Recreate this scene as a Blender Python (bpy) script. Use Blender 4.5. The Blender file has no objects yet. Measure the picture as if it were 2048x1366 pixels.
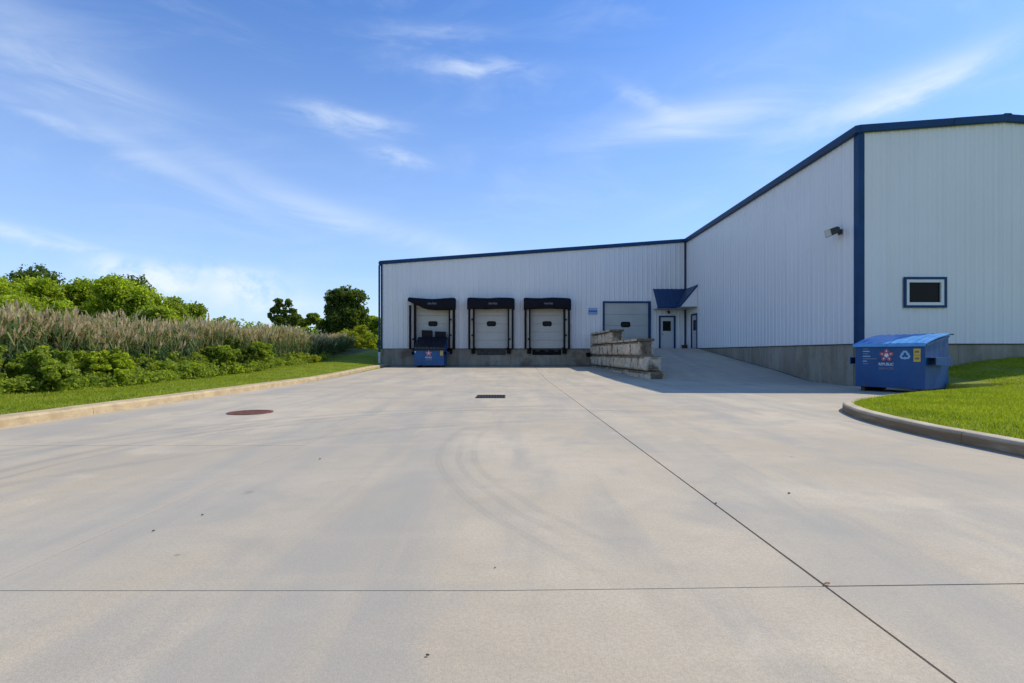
import bpy, math, random
import numpy as np
from mathutils import Vector, Matrix, noise as mn

R = math.radians
scene = bpy.context.scene
COL = scene.collection
F, CX, HY, CZ = 1050.0, 1022.0, 707.0, 1.08      # focal length and horizon read off the photograph

# ------------------------------------------------------------------ camera
cam = bpy.data.cameras.new('camera')
cam.sensor_width = 36.0
cam.lens = F / 2048 * 36
cam.shift_x = 2 / 2048
cam.shift_y = (HY - 683) / 2048
cam.clip_start = .05
cam.clip_end = 6000
cam_o = bpy.data.objects.new('camera', cam)
cam_o.location = (0, 0, CZ)
cam_o.rotation_euler = (R(90), 0, 0)
COL.objects.link(cam_o)
scene.camera = cam_o

# ------------------------------------------------------------------ sun, sky, exposure
SUN = Vector((7.07, 2.70, 8.5)).normalized()
EL = math.asin(SUN.z)
AZ = math.atan2(SUN.x, SUN.y)
sl = bpy.data.lights.new('sun', 'SUN')
sl.energy = 2.6
sl.angle = R(.53)
sl.color = (1, .925, .79)
so = bpy.data.objects.new('sun', sl)
so.rotation_euler = (-SUN).to_track_quat('-Z', 'Y').to_euler()
so.location = SUN * 60
COL.objects.link(so)
scene.view_settings.view_transform = 'Standard'
scene.view_settings.look = 'None'
scene.view_settings.exposure = .60
scene.view_settings.gamma = 1
scene.view_settings.use_curve_mapping = False

class NT:
    """small node tree writer"""
    def __init__(s, tree):
        s.t = tree
    def n(s, typ, **kw):
        nd = s.t.nodes.new(typ)
        for k, v in kw.items():
            setattr(nd, k, v)
        return nd
    def put(s, sock, v):
        if isinstance(v, bpy.types.NodeSocket):
            s.t.links.new(v, sock)
        elif v is not None:
            sock.default_value = v
    def m(s, op, a, b=None, c=None, clamp=False):
        nd = s.n('ShaderNodeMath', operation=op, use_clamp=clamp)
        s.put(nd.inputs[0], a); s.put(nd.inputs[1], b); s.put(nd.inputs[2], c)
        return nd.outputs[0]
    def vm(s, op, a, b=None):
        nd = s.n('ShaderNodeVectorMath', operation=op)
        s.put(nd.inputs[0], a); s.put(nd.inputs[1], b)
        return nd.outputs[0]
    def mix(s, f, a, b, blend='MIX'):
        nd = s.n('ShaderNodeMix', data_type='RGBA', blend_type=blend)
        s.put(nd.inputs[0], f)
        for k, v in ((6, a), (7, b)):
            if isinstance(v, tuple) and len(v) == 3: v = v + (1,)
            s.put(nd.inputs[k], v)
        return nd.outputs[2]
    def noise(s, vec, scale, detail=3, rough=.55, dist=0.):
        nd = s.n('ShaderNodeTexNoise')
        s.put(nd.inputs['Vector'], vec)
        nd.inputs['Scale'].default_value = scale
        nd.inputs['Detail'].default_value = detail
        nd.inputs['Roughness'].default_value = rough
        nd.inputs['Distortion'].default_value = dist
        return nd.outputs[0]
    def ramp(s, v, lo, hi, a=0., b=1.):
        nd = s.n('ShaderNodeMapRange')
        nd.interpolation_type = 'SMOOTHSTEP'
        s.put(nd.inputs[0], v)
        for k, x in zip((1, 2, 3, 4), (lo, hi, a, b)): s.put(nd.inputs[k], x)
        return nd.outputs[0]

world = bpy.data.worlds.new('World')
scene.world = world
world.use_nodes = True
wt = NT(world.node_tree)
for nd in list(world.node_tree.nodes): world.node_tree.nodes.remove(nd)
sky = wt.n('ShaderNodeTexSky', sky_type='NISHITA', sun_disc=False)
sky.sun_elevation = EL
sky.sun_rotation = AZ
sky.air_density = 1.0
sky.dust_density = .45
sky.ozone_density = 3.0
sky.altitude = 100
dirv = wt.n('ShaderNodeTexCoord').outputs['Generated']
sep = wt.n('ShaderNodeSeparateXYZ'); wt.put(sep.inputs[0], dirv)
dx, dy, dz = sep.outputs
az = wt.m('ARCTAN2', dx, dy)
el = wt.m('ARCSINE', dz)
SKYTINT = (.63, .93, 1.32)
skyc = wt.mix(1.0, sky.outputs[0], SKYTINT, 'MULTIPLY')
# streaky, warped direction coordinates for the cirrus
comb = wt.n('ShaderNodeCombineXYZ')
wt.put(comb.inputs[0], az); wt.put(comb.inputs[1], wt.m('MULTIPLY', el, 3.2)); comb.inputs[2].default_value = 1.7
rot = wt.n('ShaderNodeVectorRotate', rotation_type='Z_AXIS'); rot.inputs['Angle'].default_value = R(14)
wt.put(rot.inputs[0], comb.outputs[0])
streak = wt.noise(rot.outputs[0], 3.2, 6, .62, .9)
fine = wt.noise(rot.outputs[0], 11, 5, .6, .7)
puff = wt.noise(dirv, 16, 6, .62, .2)
wob = wt.m('SUBTRACT', streak, .5)
def wisp(px, py, sx, sy, tilt, power, tex, lo, hi):
    """one cloud at a fixed compass direction"""
    a0 = math.atan((px - CX) / F)
    e0 = math.atan((HY - py) / F * math.cos(a0))
    a = wt.m('SUBTRACT', az, a0)
    e = wt.m('SUBTRACT', wt.m('ADD', el, wt.m('MULTIPLY', wob, .05)), e0)
    c, s_ = math.cos(R(tilt)), math.sin(R(tilt))
    u = wt.m('ADD', wt.m('MULTIPLY', a, c), wt.m('MULTIPLY', e, s_))
    v = wt.m('SUBTRACT', wt.m('MULTIPLY', e, c), wt.m('MULTIPLY', a, s_))
    k = F / math.cos(a0) ** 2
    ru = wt.m('DIVIDE', u, sx / k); rv = wt.m('DIVIDE', v, sy / (F / math.cos(a0) * 1.15))
    g = wt.m('EXPONENT', wt.m('MULTIPLY', wt.m('ADD', wt.m('MULTIPLY', ru, ru), wt.m('MULTIPLY', rv, rv)), -1.0))
    return wt.m('MULTIPLY', wt.m('MULTIPLY', g, wt.ramp(tex, lo, hi)), power)
W = [  # px, py, half length, half height, tilt up to the right, strength
    (955, 138, 100, 17, -1, .60), (700, 243, 95, 20, -3, .60), (795, 312, 60, 16, -6, .48), (870, 66, 110, 14, 2, .25),
    (1390, 235, 190, 32, 3, .62), (1300, 205, 70, 18, -28, .35), (1860, 165, 190, 34, 14, .50), (1720, 205, 190, 40, 8, .38),
    (170, 165, 210, 36, -6, .36), (110, 240, 160, 14, -16, .30), (330, 325, 240, 24, -22, .26), (600, 405, 260, 28, -20, .22),
    (820, 470, 220, 26, -14, .28), (90, 476, 190, 16, -9, .55), (1650, 60, 380, 60, 4, .16), (60, 60, 240, 60, -10, .20)]
mask = None
for w in W:
    g = wisp(*w, fine if w[3] < 24 else streak, .18, .66)
    mask = g if mask is None else wt.m('ADD', mask, g)
for w in ((275, 548, 85, 26, -8, 1.2), (330, 575, 60, 24, 0, .7), (490, 582, 85, 34, 0, 1.1), (560, 620, 120, 26, 0, .5), (430, 540, 120, 18, 0, .5)):
    mask = wt.m('ADD', mask, wisp(*w, puff, .34, .62))
general = wt.m('MULTIPLY', wt.ramp(streak, .45, .85), .16)
mask = wt.m('MINIMUM', wt.m('ADD', mask, general), .95)
low = wt.ramp(dz, .0, .16, .40, 0.)           # pale air at the horizon, all the way round
mid = wt.ramp(dz, .0, .62, .46, 0.)
mask_all = wt.m('MAXIMUM', mask, wt.m('ADD', low, mid))
CLOUD = (5.4, 6.1, 7.0)
skyc2 = wt.mix(wt.m('ADD', low, mid), skyc, (4.5, 5.5, 6.7))
final = wt.mix(mask, skyc2, CLOUD)
bg = wt.n('ShaderNodeBackground')
wt.put(bg.inputs[0], final)
bg.inputs[1].default_value = .102
wo = wt.n('ShaderNodeOutputWorld')
wt.put(wo.inputs[0], bg.outputs[0])

# ------------------------------------------------------------------ helpers: objects
def link(name, me, parent=None, mat=None):
    o = bpy.data.objects.new(name, me)
    COL.objects.link(o)
    if parent is not None: o.parent = parent
    if mat is not None and me is not None: me.materials.append(mat)
    return o
def tag(o, label=None, cat=None, group=None, kind=None):
    if label: o['label'] = label
    if cat: o['category'] = cat
    if group: o['group'] = group
    if kind: o['kind'] = kind
    return o
def empty(name, loc=(0, 0, 0), rz=0., parent=None):
    o = link(name, None, parent)
    o.location = loc
    o.rotation_euler = (0, 0, rz)
    o.empty_display_size = .3
    return o
def copy_tree(o, parent=None):
    c = o.copy(); COL.objects.link(c)
    if parent is not None: c.parent = parent
    for ch in list(o.children): copy_tree(ch, c)
    return c

class MB:
    """collects vertices and faces for one mesh"""
    def __init__(s): s.v, s.f = [], []
    def face(s, pts):
        k = len(s.v); s.v += [tuple(p) for p in pts]; s.f.append(tuple(range(k, k + len(pts))))
    def box(s, x0, x1, y0, y1, z0, z1, b=0.):
        """axis aligned box, b = bevel"""
        if b <= 0:
            k = len(s.v)
            s.v += [(x, y, z) for x in (x0, x1) for y in (y0, y1) for z in (z0, z1)]
            s.f += [tuple(k + i for i in q) for q in ((0, 1, 3, 2), (4, 6, 7, 5), (0, 4, 5, 1), (2, 3, 7, 6), (0, 2, 6, 4), (1, 5, 7, 3))]
            return
        s.loft([rect(x0 + b, x1 - b, y0 + b, y1 - b, z0), rect(x0, x1, y0, y1, z0 + b),
                rect(x0, x1, y0, y1, z1 - b), rect(x0 + b, x1 - b, y0 + b, y1 - b, z1)], True)
    def loft(s, rings, caps=False, closed=True):
        k = len(s.v); n = len(rings[0])
        for r in rings: s.v += [tuple(p) for p in r]
        for i in range(len(rings) - 1):
            for j in range(n if closed else n - 1):
                a, b = k + i * n + j, k + i * n + (j + 1) % n
                s.f.append((a, b, b + n, a + n))
        if caps:
            s.f.append(tuple(k + j for j in reversed(range(n))))
            s.f.append(tuple(k + (len(rings) - 1) * n + j for j in range(n)))
    def prism(s, pts, d):
        """polygon pts pushed along d"""
        d = Vector(d)
        s.loft([[Vector(p) for p in pts], [Vector(p) + d for p in pts]], True)
    def tube(s, path, radii, n=8):
        rings = []
        path = [Vector(p) for p in path]
        for i, p in enumerate(path):
            t = (path[min(i + 1, len(path) - 1)] - path[max(i - 1, 0)]).normalized()
            a = t.orthogonal().normalized() if i == 0 else (a - t * a.dot(t)).normalized()
            b = t.cross(a)
            r = radii[i] if hasattr(radii, '__len__') else radii
            rings.append([p + (a * math.cos(6.28318 * j / n) + b * math.sin(6.28318 * j / n)) * r for j in range(n)])
        s.loft(rings, True)
    def build(s, name, mat=None, parent=None, smooth=False):
        me = bpy.data.meshes.new(name)
        me.from_pydata([tuple(v) for v in s.v], [], s.f)
        me.update()
        if smooth: me.polygons.foreach_set('use_smooth', [True] * len(me.polygons))
        return link(name, me, parent, mat)
def rect(x0, x1, y0, y1, z): return [(x0, y0, z), (x1, y0, z), (x1, y1, z), (x0, y1, z)]
def box(name, x0, x1, y0, y1, z0, z1, mat, parent=None, b=0.):
    m = MB(); m.box(x0, x1, y0, y1, z0, z1, b); return m.build(name, mat, parent)
def fast(name, V, Q, mat, parent=None, tone=None, tone2=None):
    """numpy quads or triangles"""
    me = bpy.data.meshes.new(name)
    V = np.asarray(V, np.float32).reshape(-1, 3); Q = np.asarray(Q, np.int32); k = Q.shape[1]
    me.vertices.add(len(V)); me.vertices.foreach_set('co', V.ravel())
    me.loops.add(Q.size); me.loops.foreach_set('vertex_index', Q.ravel())
    me.polygons.add(len(Q)); me.polygons.foreach_set('loop_start', np.arange(0, Q.size, k, dtype=np.int32))
    try: me.polygons.foreach_set('loop_total', np.full(len(Q), k, dtype=np.int32))
    except Exception: pass
    me.polygons.foreach_set('use_smooth', [False] * len(Q))
    me.update(calc_edges=True)
    for nm, t in (('tone', tone), ('part', tone2)):
        if t is not None:
            a = me.attributes.new(nm, 'FLOAT', 'POINT'); a.data.foreach_set('value', np.asarray(t, np.float32))
    return link(name, me, parent, mat)
def smooth01(a, b, x):
    t = min(1., max(0., (x - a) / (b - a))); return t * t * (3 - 2 * t)
def ns(a, b, x):
    t = np.clip((x - a) / (b - a), 0, 1); return t * t * (3 - 2 * t)
def px(u, v, Y):
    """point seen at photograph pixel u, v at distance Y"""
    return ((u - CX) * Y / F, Y, CZ - (v - HY) * Y / F)

# ------------------------------------------------------------------ materials
def material(name, fn, rough=.6, **kw):
    m = bpy.data.materials.new(name); m.use_nodes = True
    t = NT(m.node_tree)
    b = next(n for n in m.node_tree.nodes if n.type == 'BSDF_PRINCIPLED')
    b.inputs['Roughness'].default_value = rough
    for k, v in kw.items(): b.inputs[k.replace('_', ' ')].default_value = v
    fn(t, b)
    return m
def geo_pos(t): return t.n('ShaderNodeNewGeometry').outputs['Position']
def obj_pos(t): return t.n('ShaderNodeTexCoord').outputs['Object']
def bump(t, b, h, strength, dist=.01):
    nd = t.n('ShaderNodeBump'); nd.inputs['Strength'].default_value = strength; nd.inputs['Distance'].default_value = dist
    t.put(nd.inputs['Height'], h); t.put(b.inputs['Normal'], nd.outputs[0])
def stretch(t, v, s):
    return t.vm('MULTIPLY', v, s)
def plain(c, var=.12, scale=3., c2=None):
    def fn(t, b):
        p = geo_pos(t)
        n = t.noise(p, scale, 4, .6)
        d = tuple(x * (1 - var) for x in c); e = tuple(min(1, x * (1 + var)) for x in c)
        col = t.mix(t.ramp(n, .3, .7), d, e)
        if c2: col = t.mix(t.ramp(t.noise(p, scale * 2.3, 5, .65), .56, .74), col, c2)
        t.put(b.inputs['Base Color'], col)
    return fn

def concrete_fn(t, b):
    p = geo_pos(t)
    s = t.n('ShaderNodeSeparateXYZ'); t.put(s.inputs[0], p); X, Y, Z = s.outputs
    big = t.noise(p, .28, 4, .6)
    streak = t.noise(stretch(t, p, (1.6, .22, 1)), 1.0, 4, .6, .3)
    sweep = t.noise(stretch(t, p, (.25, 1.5, 1)), 1.0, 4, .6, .3)
    med = t.noise(p, 3.5, 5, .68)
    fineg = t.noise(p, 55, 3, .7)
    agg = t.noise(p, 190, 2, .6)
    base = t.mix(t.ramp(big, .35, .65), (.50, .425, .325), (.61, .53, .42))
    base = t.mix(t.ramp(streak, .46, .64, 0, .75), base, (.40, .375, .34))
    base = t.mix(t.ramp(sweep, .50, .68, 0, .50), base, (.62, .52, .395))
    blot = t.noise(p, .9, 4, .6, .6)
    base = t.mix(t.ramp(blot, .50, .70, 0, .65), base, (.37, .355, .335))
    base = t.mix(t.ramp(blot, .30, .44, .40, 0), base, (.68, .60, .48))
    base = t.mix(t.ramp(med, .45, .70, 0, .40), base, (.42, .37, .30))
    base = t.mix(t.ramp(fineg, .36, .62, .30, 0), base, (.32, .275, .225))
    base = t.mix(t.ramp(agg, .36, .47, .30, 0), base, (.24, .20, .16))
    base = t.mix(t.ramp(agg, .58, .68, 0, .25), base, (.78, .69, .56))
    lane = t.noise(stretch(t, p, (.9, .06, 1)), 1.0, 3, .5, .4)
    base = t.mix(t.ramp(lane, .48, .66, 0, .45), base, (.37, .355, .33))
    slabv = t.n('ShaderNodeObjectInfo').outputs['Random']
    base = t.mix(t.m('MULTIPLY', slabv, .13), base, (.36, .34, .31))
    # curved tyre marks
    wobb = t.m('MULTIPLY', t.m('SUBTRACT', t.noise(p, .6, 2), .5), .16)
    def ring(cx, cy, r, w, ymin, ymax, xmin, xmax, k):
        a = t.m('SUBTRACT', X, cx); c = t.m('SUBTRACT', Y, cy)
        d = t.m('SQRT', t.m('ADD', t.m('MULTIPLY', a, a), t.m('MULTIPLY', c, c)))
        d = t.m('ABSOLUTE', t.m('SUBTRACT', t.m('ADD', d, wobb), r))
        e = t.ramp(d, w * .35, w, 1, 0)
        rib = t.m('ADD', .65, t.m('MULTIPLY', t.m('SINE', t.m('MULTIPLY', d, 95)), .35))
        g = t.m('MULTIPLY', t.ramp(Y, ymin, ymin + 1.2), t.ramp(Y, ymax - .9, ymax, 1, 0))
        g = t.m('MULTIPLY', g, t.m('MULTIPLY', t.ramp(X, xmin, xmin + .1), t.ramp(X, xmax - .8, xmax, 1, 0)))
        return t.m('MULTIPLY', t.m('MULTIPLY', t.m('MULTIPLY', e, g), rib), k)
    marks = ring(5.4, 6.3, 6.2, .10, 2.0, 8.0, -2, 5, .42)
    for a in ((5.4, 6.3, 6.0, .05, 2.4, 6.8, -2, 5, .35), (5.4, 6.3, 5.84, .06, 2.4, 7.9, -2, 5, .30), (.5, 4.9, 5.2, .12, 3.2, 12, -6, 3.2, .75), (.5, 4.9, 4.92, .07, 3.2, 12, -6, 3.4, .55), (1.5, 3.2, 7.6, .14, 3.2, 14, -8, 4, .6), (1.5, 3.2, 7.25, .10, 3.2, 14, -8, 4, .5), (3.0, 1.0, 7.9, .14, 2.2, 10, -7, 1.5, .5),
              (.8, 4.6, 6.1, .10, 3.0, 12, -7, 3, .32), (.2, 4.2, 4.1, .14, 4.6, 9, -5, 2.5, .26)):
        marks = t.m('MAXIMUM', marks, ring(*a))
    marks = t.m('MULTIPLY', marks, t.ramp(t.noise(p, 1.3, 3), .2, .6, .22, .75))
    base = t.mix(marks, base, (.27, .255, .235))
    # oil drips and leaf stains
    sp = t.noise(p, 2.1, 2, .5)
    base = t.mix(t.ramp(sp, .72, .79, 0, .55), base, (.22, .18, .14))
    drip = t.noise(p, 7.0, 1, .5)
    base = t.mix(t.ramp(drip, .80, .83, 0, .6), base, (.16, .13, .11))
    base = t.mix(1.0, base, (.985, .95, .84), 'MULTIPLY')
    t.put(b.inputs['Base Color'], base)
    bump(t, b, t.m('ADD', fineg, t.m('MULTIPLY', agg, .6)), .35, .004)
CONCRETE = material('broom_finished_concrete', concrete_fn, .88)
JOINT = material('joint_filler', plain((.05, .048, .045), .3, 8, (.12, .10, .08)), .95)

def kerb_fn(t, b):
    p = geo_pos(t)
    n = t.noise(p, 3.0, 5, .65); n2 = t.noise(stretch(t, p, (1, .5, 3)), 6, 5, .7); n3 = t.noise(p, 60, 3, .7)
    c = t.mix(t.ramp(n, .3, .7), (.44, .32, .17), (.60, .46, .26))
    c = t.mix(t.ramp(n2, .50, .72, 0, .6), c, (.27, .22, .15))
    c = t.mix(t.ramp(n3, .3, .6, .3, 0), c, (.28, .22, .14))
    t.put(b.inputs['Base Color'], c)
    bump(t, b, n3, .5, .006)
KERB = material('sandy_kerb_concrete', kerb_fn, .9)
def kerb2_fn(t, b):
    p = geo_pos(t)
    n = t.noise(p, 2.0, 5, .65); n3 = t.noise(p, 60, 3, .7)
    s = t.n('ShaderNodeSeparateXYZ'); t.put(s.inputs[0], p)
    c = t.mix(t.ramp(n, .3, .7), (.44, .34, .21), (.60, .50, .35))
    c = t.mix(t.ramp(n3, .3, .6, .25, 0), c, (.2, .16, .11))
    face_brown = t.m('MULTIPLY', t.ramp(s.outputs[2], .10, .142, .92, 0), t.ramp(t.noise(stretch(t, p, (.8, .8, 8)), 2, 4), .25, .6, .55, 1))  # darker brown below the top edge, broken up by noise
    c = t.mix(face_brown, c, (.20, .125, .06))
    t.put(b.inputs['Base Color'], c)
    bump(t, b, n3, .5, .006)
KERB2 = material('brown_faced_kerb_concrete', kerb2_fn, .9)

def foundation_fn(t, b):
    p = geo_pos(t)
    s = t.n('ShaderNodeSeparateXYZ'); t.put(s.inputs[0], p); X, Y, Z = s.outputs
    n = t.noise(stretch(t, p, (1, 1, .35)), 1.1, 5, .65)
    n2 = t.noise(p, 4, 5, .7)
    drip = t.noise(stretch(t, p, (5, 5, .35)), 1, 4, .6)
    c = t.mix(t.ramp(n, .3, .7), (.25, .205, .14), (.38, .33, .24))
    c = t.mix(t.ramp(n2, .5, .7, 0, .4), c, (.13, .115, .09))
    c = t.mix(t.ramp(drip, .48, .70, 0, .45), c, (.38, .36, .31))
    rust = t.m('MULTIPLY', t.ramp(t.noise(p, .75, 4, .6), .44, .62), t.ramp(Y, 30, 33, 0, .7))
    c = t.mix(rust, c, (.15, .085, .045))
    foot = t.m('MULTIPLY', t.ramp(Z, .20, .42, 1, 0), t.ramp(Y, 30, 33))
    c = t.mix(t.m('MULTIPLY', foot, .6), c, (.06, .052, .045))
    t.put(b.inputs['Base Color'], c)
    bump(t, b, n2, .3, .01)
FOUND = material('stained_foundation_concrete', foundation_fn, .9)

def siding_fn(t, b):
    p = geo_pos(t)
    n = t.noise(p, .35, 3, .5); n2 = t.noise(stretch(t, p, (3, 3, .25)), 1, 4, .6)
    c = t.mix(t.ramp(n, .3, .7), (.82, .785, .74), (.85, .815, .775))
    c = t.mix(t.ramp(n2, .52, .78, 0, .12), c, (.66, .65, .62))
    info = t.n('ShaderNodeObjectInfo').outputs['Random']
    c = t.mix(t.m('MULTIPLY', info, .05), c, (.50, .51, .53))
    t.put(b.inputs['Base Color'], c)
    bump(t, b, t.noise(stretch(t, p, (1, 1, .2)), 1.6, 3, .5), .12, .02)
SIDING = material('white_ribbed_steel', siding_fn, .38)
LINER = material('liner_board', plain((.55, .55, .53), .06), .8)
BLUE = material('blue_painted_trim', plain((.005, .045, .130), .15, 1.2), .5, Specular_IOR_Level=.3)
ROOFM = material('blue_standing_seam_roof', plain((.008, .042, .115), .12, 1.0), .42)
DOORW = material('white_door_paint', plain((.60, .59, .55), .05, .8), .45)
DOORG = material('pale_insulated_door', plain((.50, .48, .42), .06, .8), .5)
GLASSD = material('dark_glass', plain((.014, .012, .010), .1), .22, Specular_IOR_Level=.12)
WHITEV = material('white_window_frame', plain((.78, .77, .72), .04), .4)
BLACKF = material('black_dock_fabric', plain((.007, .007, .012), .3, 6, (.014, .014, .020)), .7, Specular_IOR_Level=.2)
RUBBER = material('black_rubber', plain((.008, .008, .009), .3, 8, (.02, .017, .015)), .85, Specular_IOR_Level=.2)
TANW = material('tan_seal_lining', plain((.40, .36, .28), .15, 2), .7)
STEELD = material('dark_worn_steel', plain((.045, .043, .038), .4, 5, (.10, .06, .035)), .6, Metallic=.3)
SOFFIT = material('soffit_panel', plain((.50, .48, .42), .05), .6)
SIGNB = material('sign_blue', plain((.035, .15, .42), .05), .4)
SIGNL = material('sign_pale_print', plain((.30, .42, .66), .05), .4)
FADED = material('faded_print', plain((.20, .20, .23), .1, 20), .6)
BRONZE = material('dark_bronze_housing', plain((.05, .045, .04), .2), .45)
LENS = material('clouded_lamp_lens', plain((.66, .63, .55), .1, 8), .3)
GALV = material('brushed_handle_metal', plain((.35, .35, .36), .1), .35, Metallic=.8)
PVC = material('white_pvc', plain((.68, .70, .72), .05), .45)
RUSTC = material('rust_brown_clay', plain((.12, .065, .04), .3, 6), .85)

def bin_fn(t, b):
    p = obj_pos(t)
    n = t.noise(p, 1.6, 5, .6); n2 = t.noise(stretch(t, p, (4, 4, .6)), 2, 5, .7)
    c = t.mix(t.ramp(n, .3, .7), (.002, .062, .20), (.003, .085, .25))
    c = t.mix(t.ramp(n2, .60, .80, 0, .5), c, (.05, .12, .24))
    sc = t.noise(stretch(t, p, (1.2, 1.2, 9)), 3, 4, .7)
    c = t.mix(t.ramp(sc, .62, .70, 0, .45), c, (.03, .05, .08))
    c = t.mix(t.ramp(t.noise(p, 14, 4, .7), .66, .72, 0, .8), c, (.12, .08, .055))
    s = t.n('ShaderNodeSeparateXYZ'); t.put(s.inputs[0], p)
    low_ = t.m('MULTIPLY', t.ramp(s.outputs[2], .05, .32, 1, 0), t.ramp(t.noise(p, 9, 4), .5, .66))
    c = t.mix(low_, c, (.10, .07, .05))
    t.put(b.inputs['Base Color'], c)
    t.put(b.inputs['Roughness'], t.ramp(n2, .3, .7, .38, .6))
BINB = material('blue_bin_paint', bin_fn, .45)
def binlid_fn(t, b):
    p = obj_pos(t)
    c = t.mix(t.ramp(t.noise(p, 2.5, 4), .3, .7), (.06, .28, .66), (.11, .38, .78))  # sun glare on the lid is put into this paler base colour
    t.put(b.inputs['Base Color'], c)
LIDB = material('glare_paled_blue_lid', binlid_fn, .26)
LIDK = material('black_plastic_lid', plain((.012, .011, .015), .2, 2), .6, Specular_IOR_Level=.25)
YEL = material('yellow_sticker', plain((.62, .44, .06), .06), .5)
YELD = material('sticker_print', plain((.20, .16, .08), .1), .5)
RED = material('red_print', plain((.48, .09, .10), .05), .5)
WHT = material('white_print', plain((.72, .74, .78), .05), .5)
SKYB = material('pale_blue_print', plain((.26, .50, .74), .05), .5)

def block_fn(t, b):
    p = geo_pos(t)
    info = t.n('ShaderNodeObjectInfo').outputs['Random']
    n = t.noise(stretch(t, p, (1, 1, .5)), 2.2, 5, .65); n2 = t.noise(p, 7, 5, .7); n4 = t.noise(p, 40, 3, .7)
    c = t.mix(t.ramp(n, .3, .7), (.70, .54, .35), (.88, .74, .54))
    c = t.mix(t.m('MULTIPLY', info, .30), c, (.46, .38, .27))
    c = t.mix(t.ramp(n2, .48, .72, 0, .6), c, (.22, .155, .095))
    c = t.mix(t.ramp(n4, .3, .6, .3, 0), c, (.22, .18, .13))
    gs = t.n('ShaderNodeSeparateXYZ'); t.put(gs.inputs[0], t.n('ShaderNodeTexCoord').outputs['Generated'])
    ey = t.m('ABSOLUTE', t.m('SUBTRACT', gs.outputs[1], .5)); ez = t.m('ABSOLUTE', t.m('SUBTRACT', gs.outputs[2], .5))
    edge = t.m('MAXIMUM', t.ramp(t.m('ADD', ey, t.m('MULTIPLY', n2, .14)), .46, .54), t.ramp(t.m('ADD', ez, t.m('MULTIPLY', n2, .10)), .47, .54))
    c = t.mix(t.m('MULTIPLY', edge, .85), c, (.10, .065, .04))
    vs = t.noise(stretch(t, p, (3, 3, .3)), 1.3, 3, .6)
    c = t.mix(t.ramp(vs, .55, .68, 0, .6), c, (.30, .22, .14))
    # lichen and dirt lie on the tops
    nz = t.n('ShaderNodeSeparateXYZ'); t.put(nz.inputs[0], t.n('ShaderNodeNewGeometry').outputs['Normal'])
    top = t.m('MULTIPLY', t.ramp(nz.outputs[2], .3, .75), t.ramp(n2, .25, .5, .5, 1))
    c = t.mix(top, c, t.mix(t.ramp(n, .35, .65), (.13, .105, .05), (.26, .18, .08)))
    t.put(b.inputs['Base Color'], c)
    bump(t, b, t.m('ADD', n2, t.m('MULTIPLY', n4, .4)), .9, .05)
BLOCK = material('split_face_concrete_block', block_fn, .92)

def attr(t, name):
    a = t.n('ShaderNodeAttribute'); a.attribute_name = name; return a.outputs['Fac']
def leaf_mat(name, stops, trans=.38, tint=(1.25, 1.35, .5)):
    m = bpy.data.materials.new(name); m.use_nodes = True
    t = NT(m.node_tree)
    for nd in list(m.node_tree.nodes): m.node_tree.nodes.remove(nd)
    r = t.n('ShaderNodeValToRGB')
    while len(r.color_ramp.elements) < len(stops): r.color_ramp.elements.new(.5)
    for i, c in enumerate(stops):
        r.color_ramp.elements[i].position = i / (len(stops) - 1); r.color_ramp.elements[i].color = (*c, 1)
    t.put(r.inputs[0], attr(t, 'tone'))
    b = t.n('ShaderNodeBsdfPrincipled'); b.inputs['Roughness'].default_value = .6
    b.inputs['Specular IOR Level'].default_value = .25
    t.put(b.inputs['Base Color'], r.outputs[0])
    tr = t.n('ShaderNodeBsdfTranslucent')
    t.put(tr.inputs[0], t.mix(1.0, r.outputs[0], tint, 'MULTIPLY'))
    mx = t.n('ShaderNodeMixShader'); mx.inputs[0].default_value = trans
    t.put(mx.inputs[1], b.outputs[0]); t.put(mx.inputs[2], tr.outputs[0])
    o = t.n('ShaderNodeOutputMaterial'); t.put(o.inputs[0], mx.outputs[0])
    return m
LEAF_L = leaf_mat('light_green_leaves', [(.18, .23, .025), (.31, .37, .035), (.43, .49, .05), (.52, .56, .08)], .66)
LEAF_D = leaf_mat('dark_green_leaves', [(.045, .075, .012), (.085, .125, .018), (.14, .185, .026), (.20, .25, .04)], .5)
LEAF_M = leaf_mat('green_bush_leaves', [(.11, .15, .025), (.20, .26, .035), (.32, .38, .05), (.42, .47, .08)], .6)
LEAF_Y = leaf_mat('yellow_green_leaves', [(.13, .16, .010), (.24, .28, .015), (.34, .36, .025), (.42, .40, .04)], .5)
REED = leaf_mat('reed_blades', [(.09, .17, .065), (.14, .24, .09), (.25, .29, .10), (.42, .36, .16), (.60, .47, .27), (.70, .56, .37)], .5, (1.1, 1.05, .8))
GRASSM = leaf_mat('mown_grass_blades', [(.18, .23, .018), (.27, .32, .022), (.36, .40, .03), (.45, .45, .06)], .5, (1.2, 1.3, .5))
BARK = material('grey_brown_bark', plain((.09, .065, .045), .35, 9), .95)
def soil_grass(t, b):
    p = geo_pos(t)
    n = t.noise(p, 1.1, 5, .6); n2 = t.noise(p, 9, 5, .7); n3 = t.noise(stretch(t, p, (1, 1, 1)), 55, 3, .7)
    c = t.mix(t.ramp(n, .3, .7), (.21, .25, .022), (.31, .35, .030))
    c = t.mix(t.ramp(n2, .45, .75, 0, .5), c, (.16, .20, .018))
    c = t.mix(t.ramp(n3, .3, .6, .5, 0), c, (.11, .14, .014))
    s = t.n('ShaderNodeSeparateXYZ'); t.put(s.inputs[0], p)
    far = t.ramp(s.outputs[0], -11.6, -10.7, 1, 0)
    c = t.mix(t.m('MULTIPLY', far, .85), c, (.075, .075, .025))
    t.put(b.inputs['Base Color'], c)
    bump(t, b, t.m('ADD', n2, n3), .7, .04)
LAWN = material('lawn_turf', soil_grass, .95)

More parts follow.
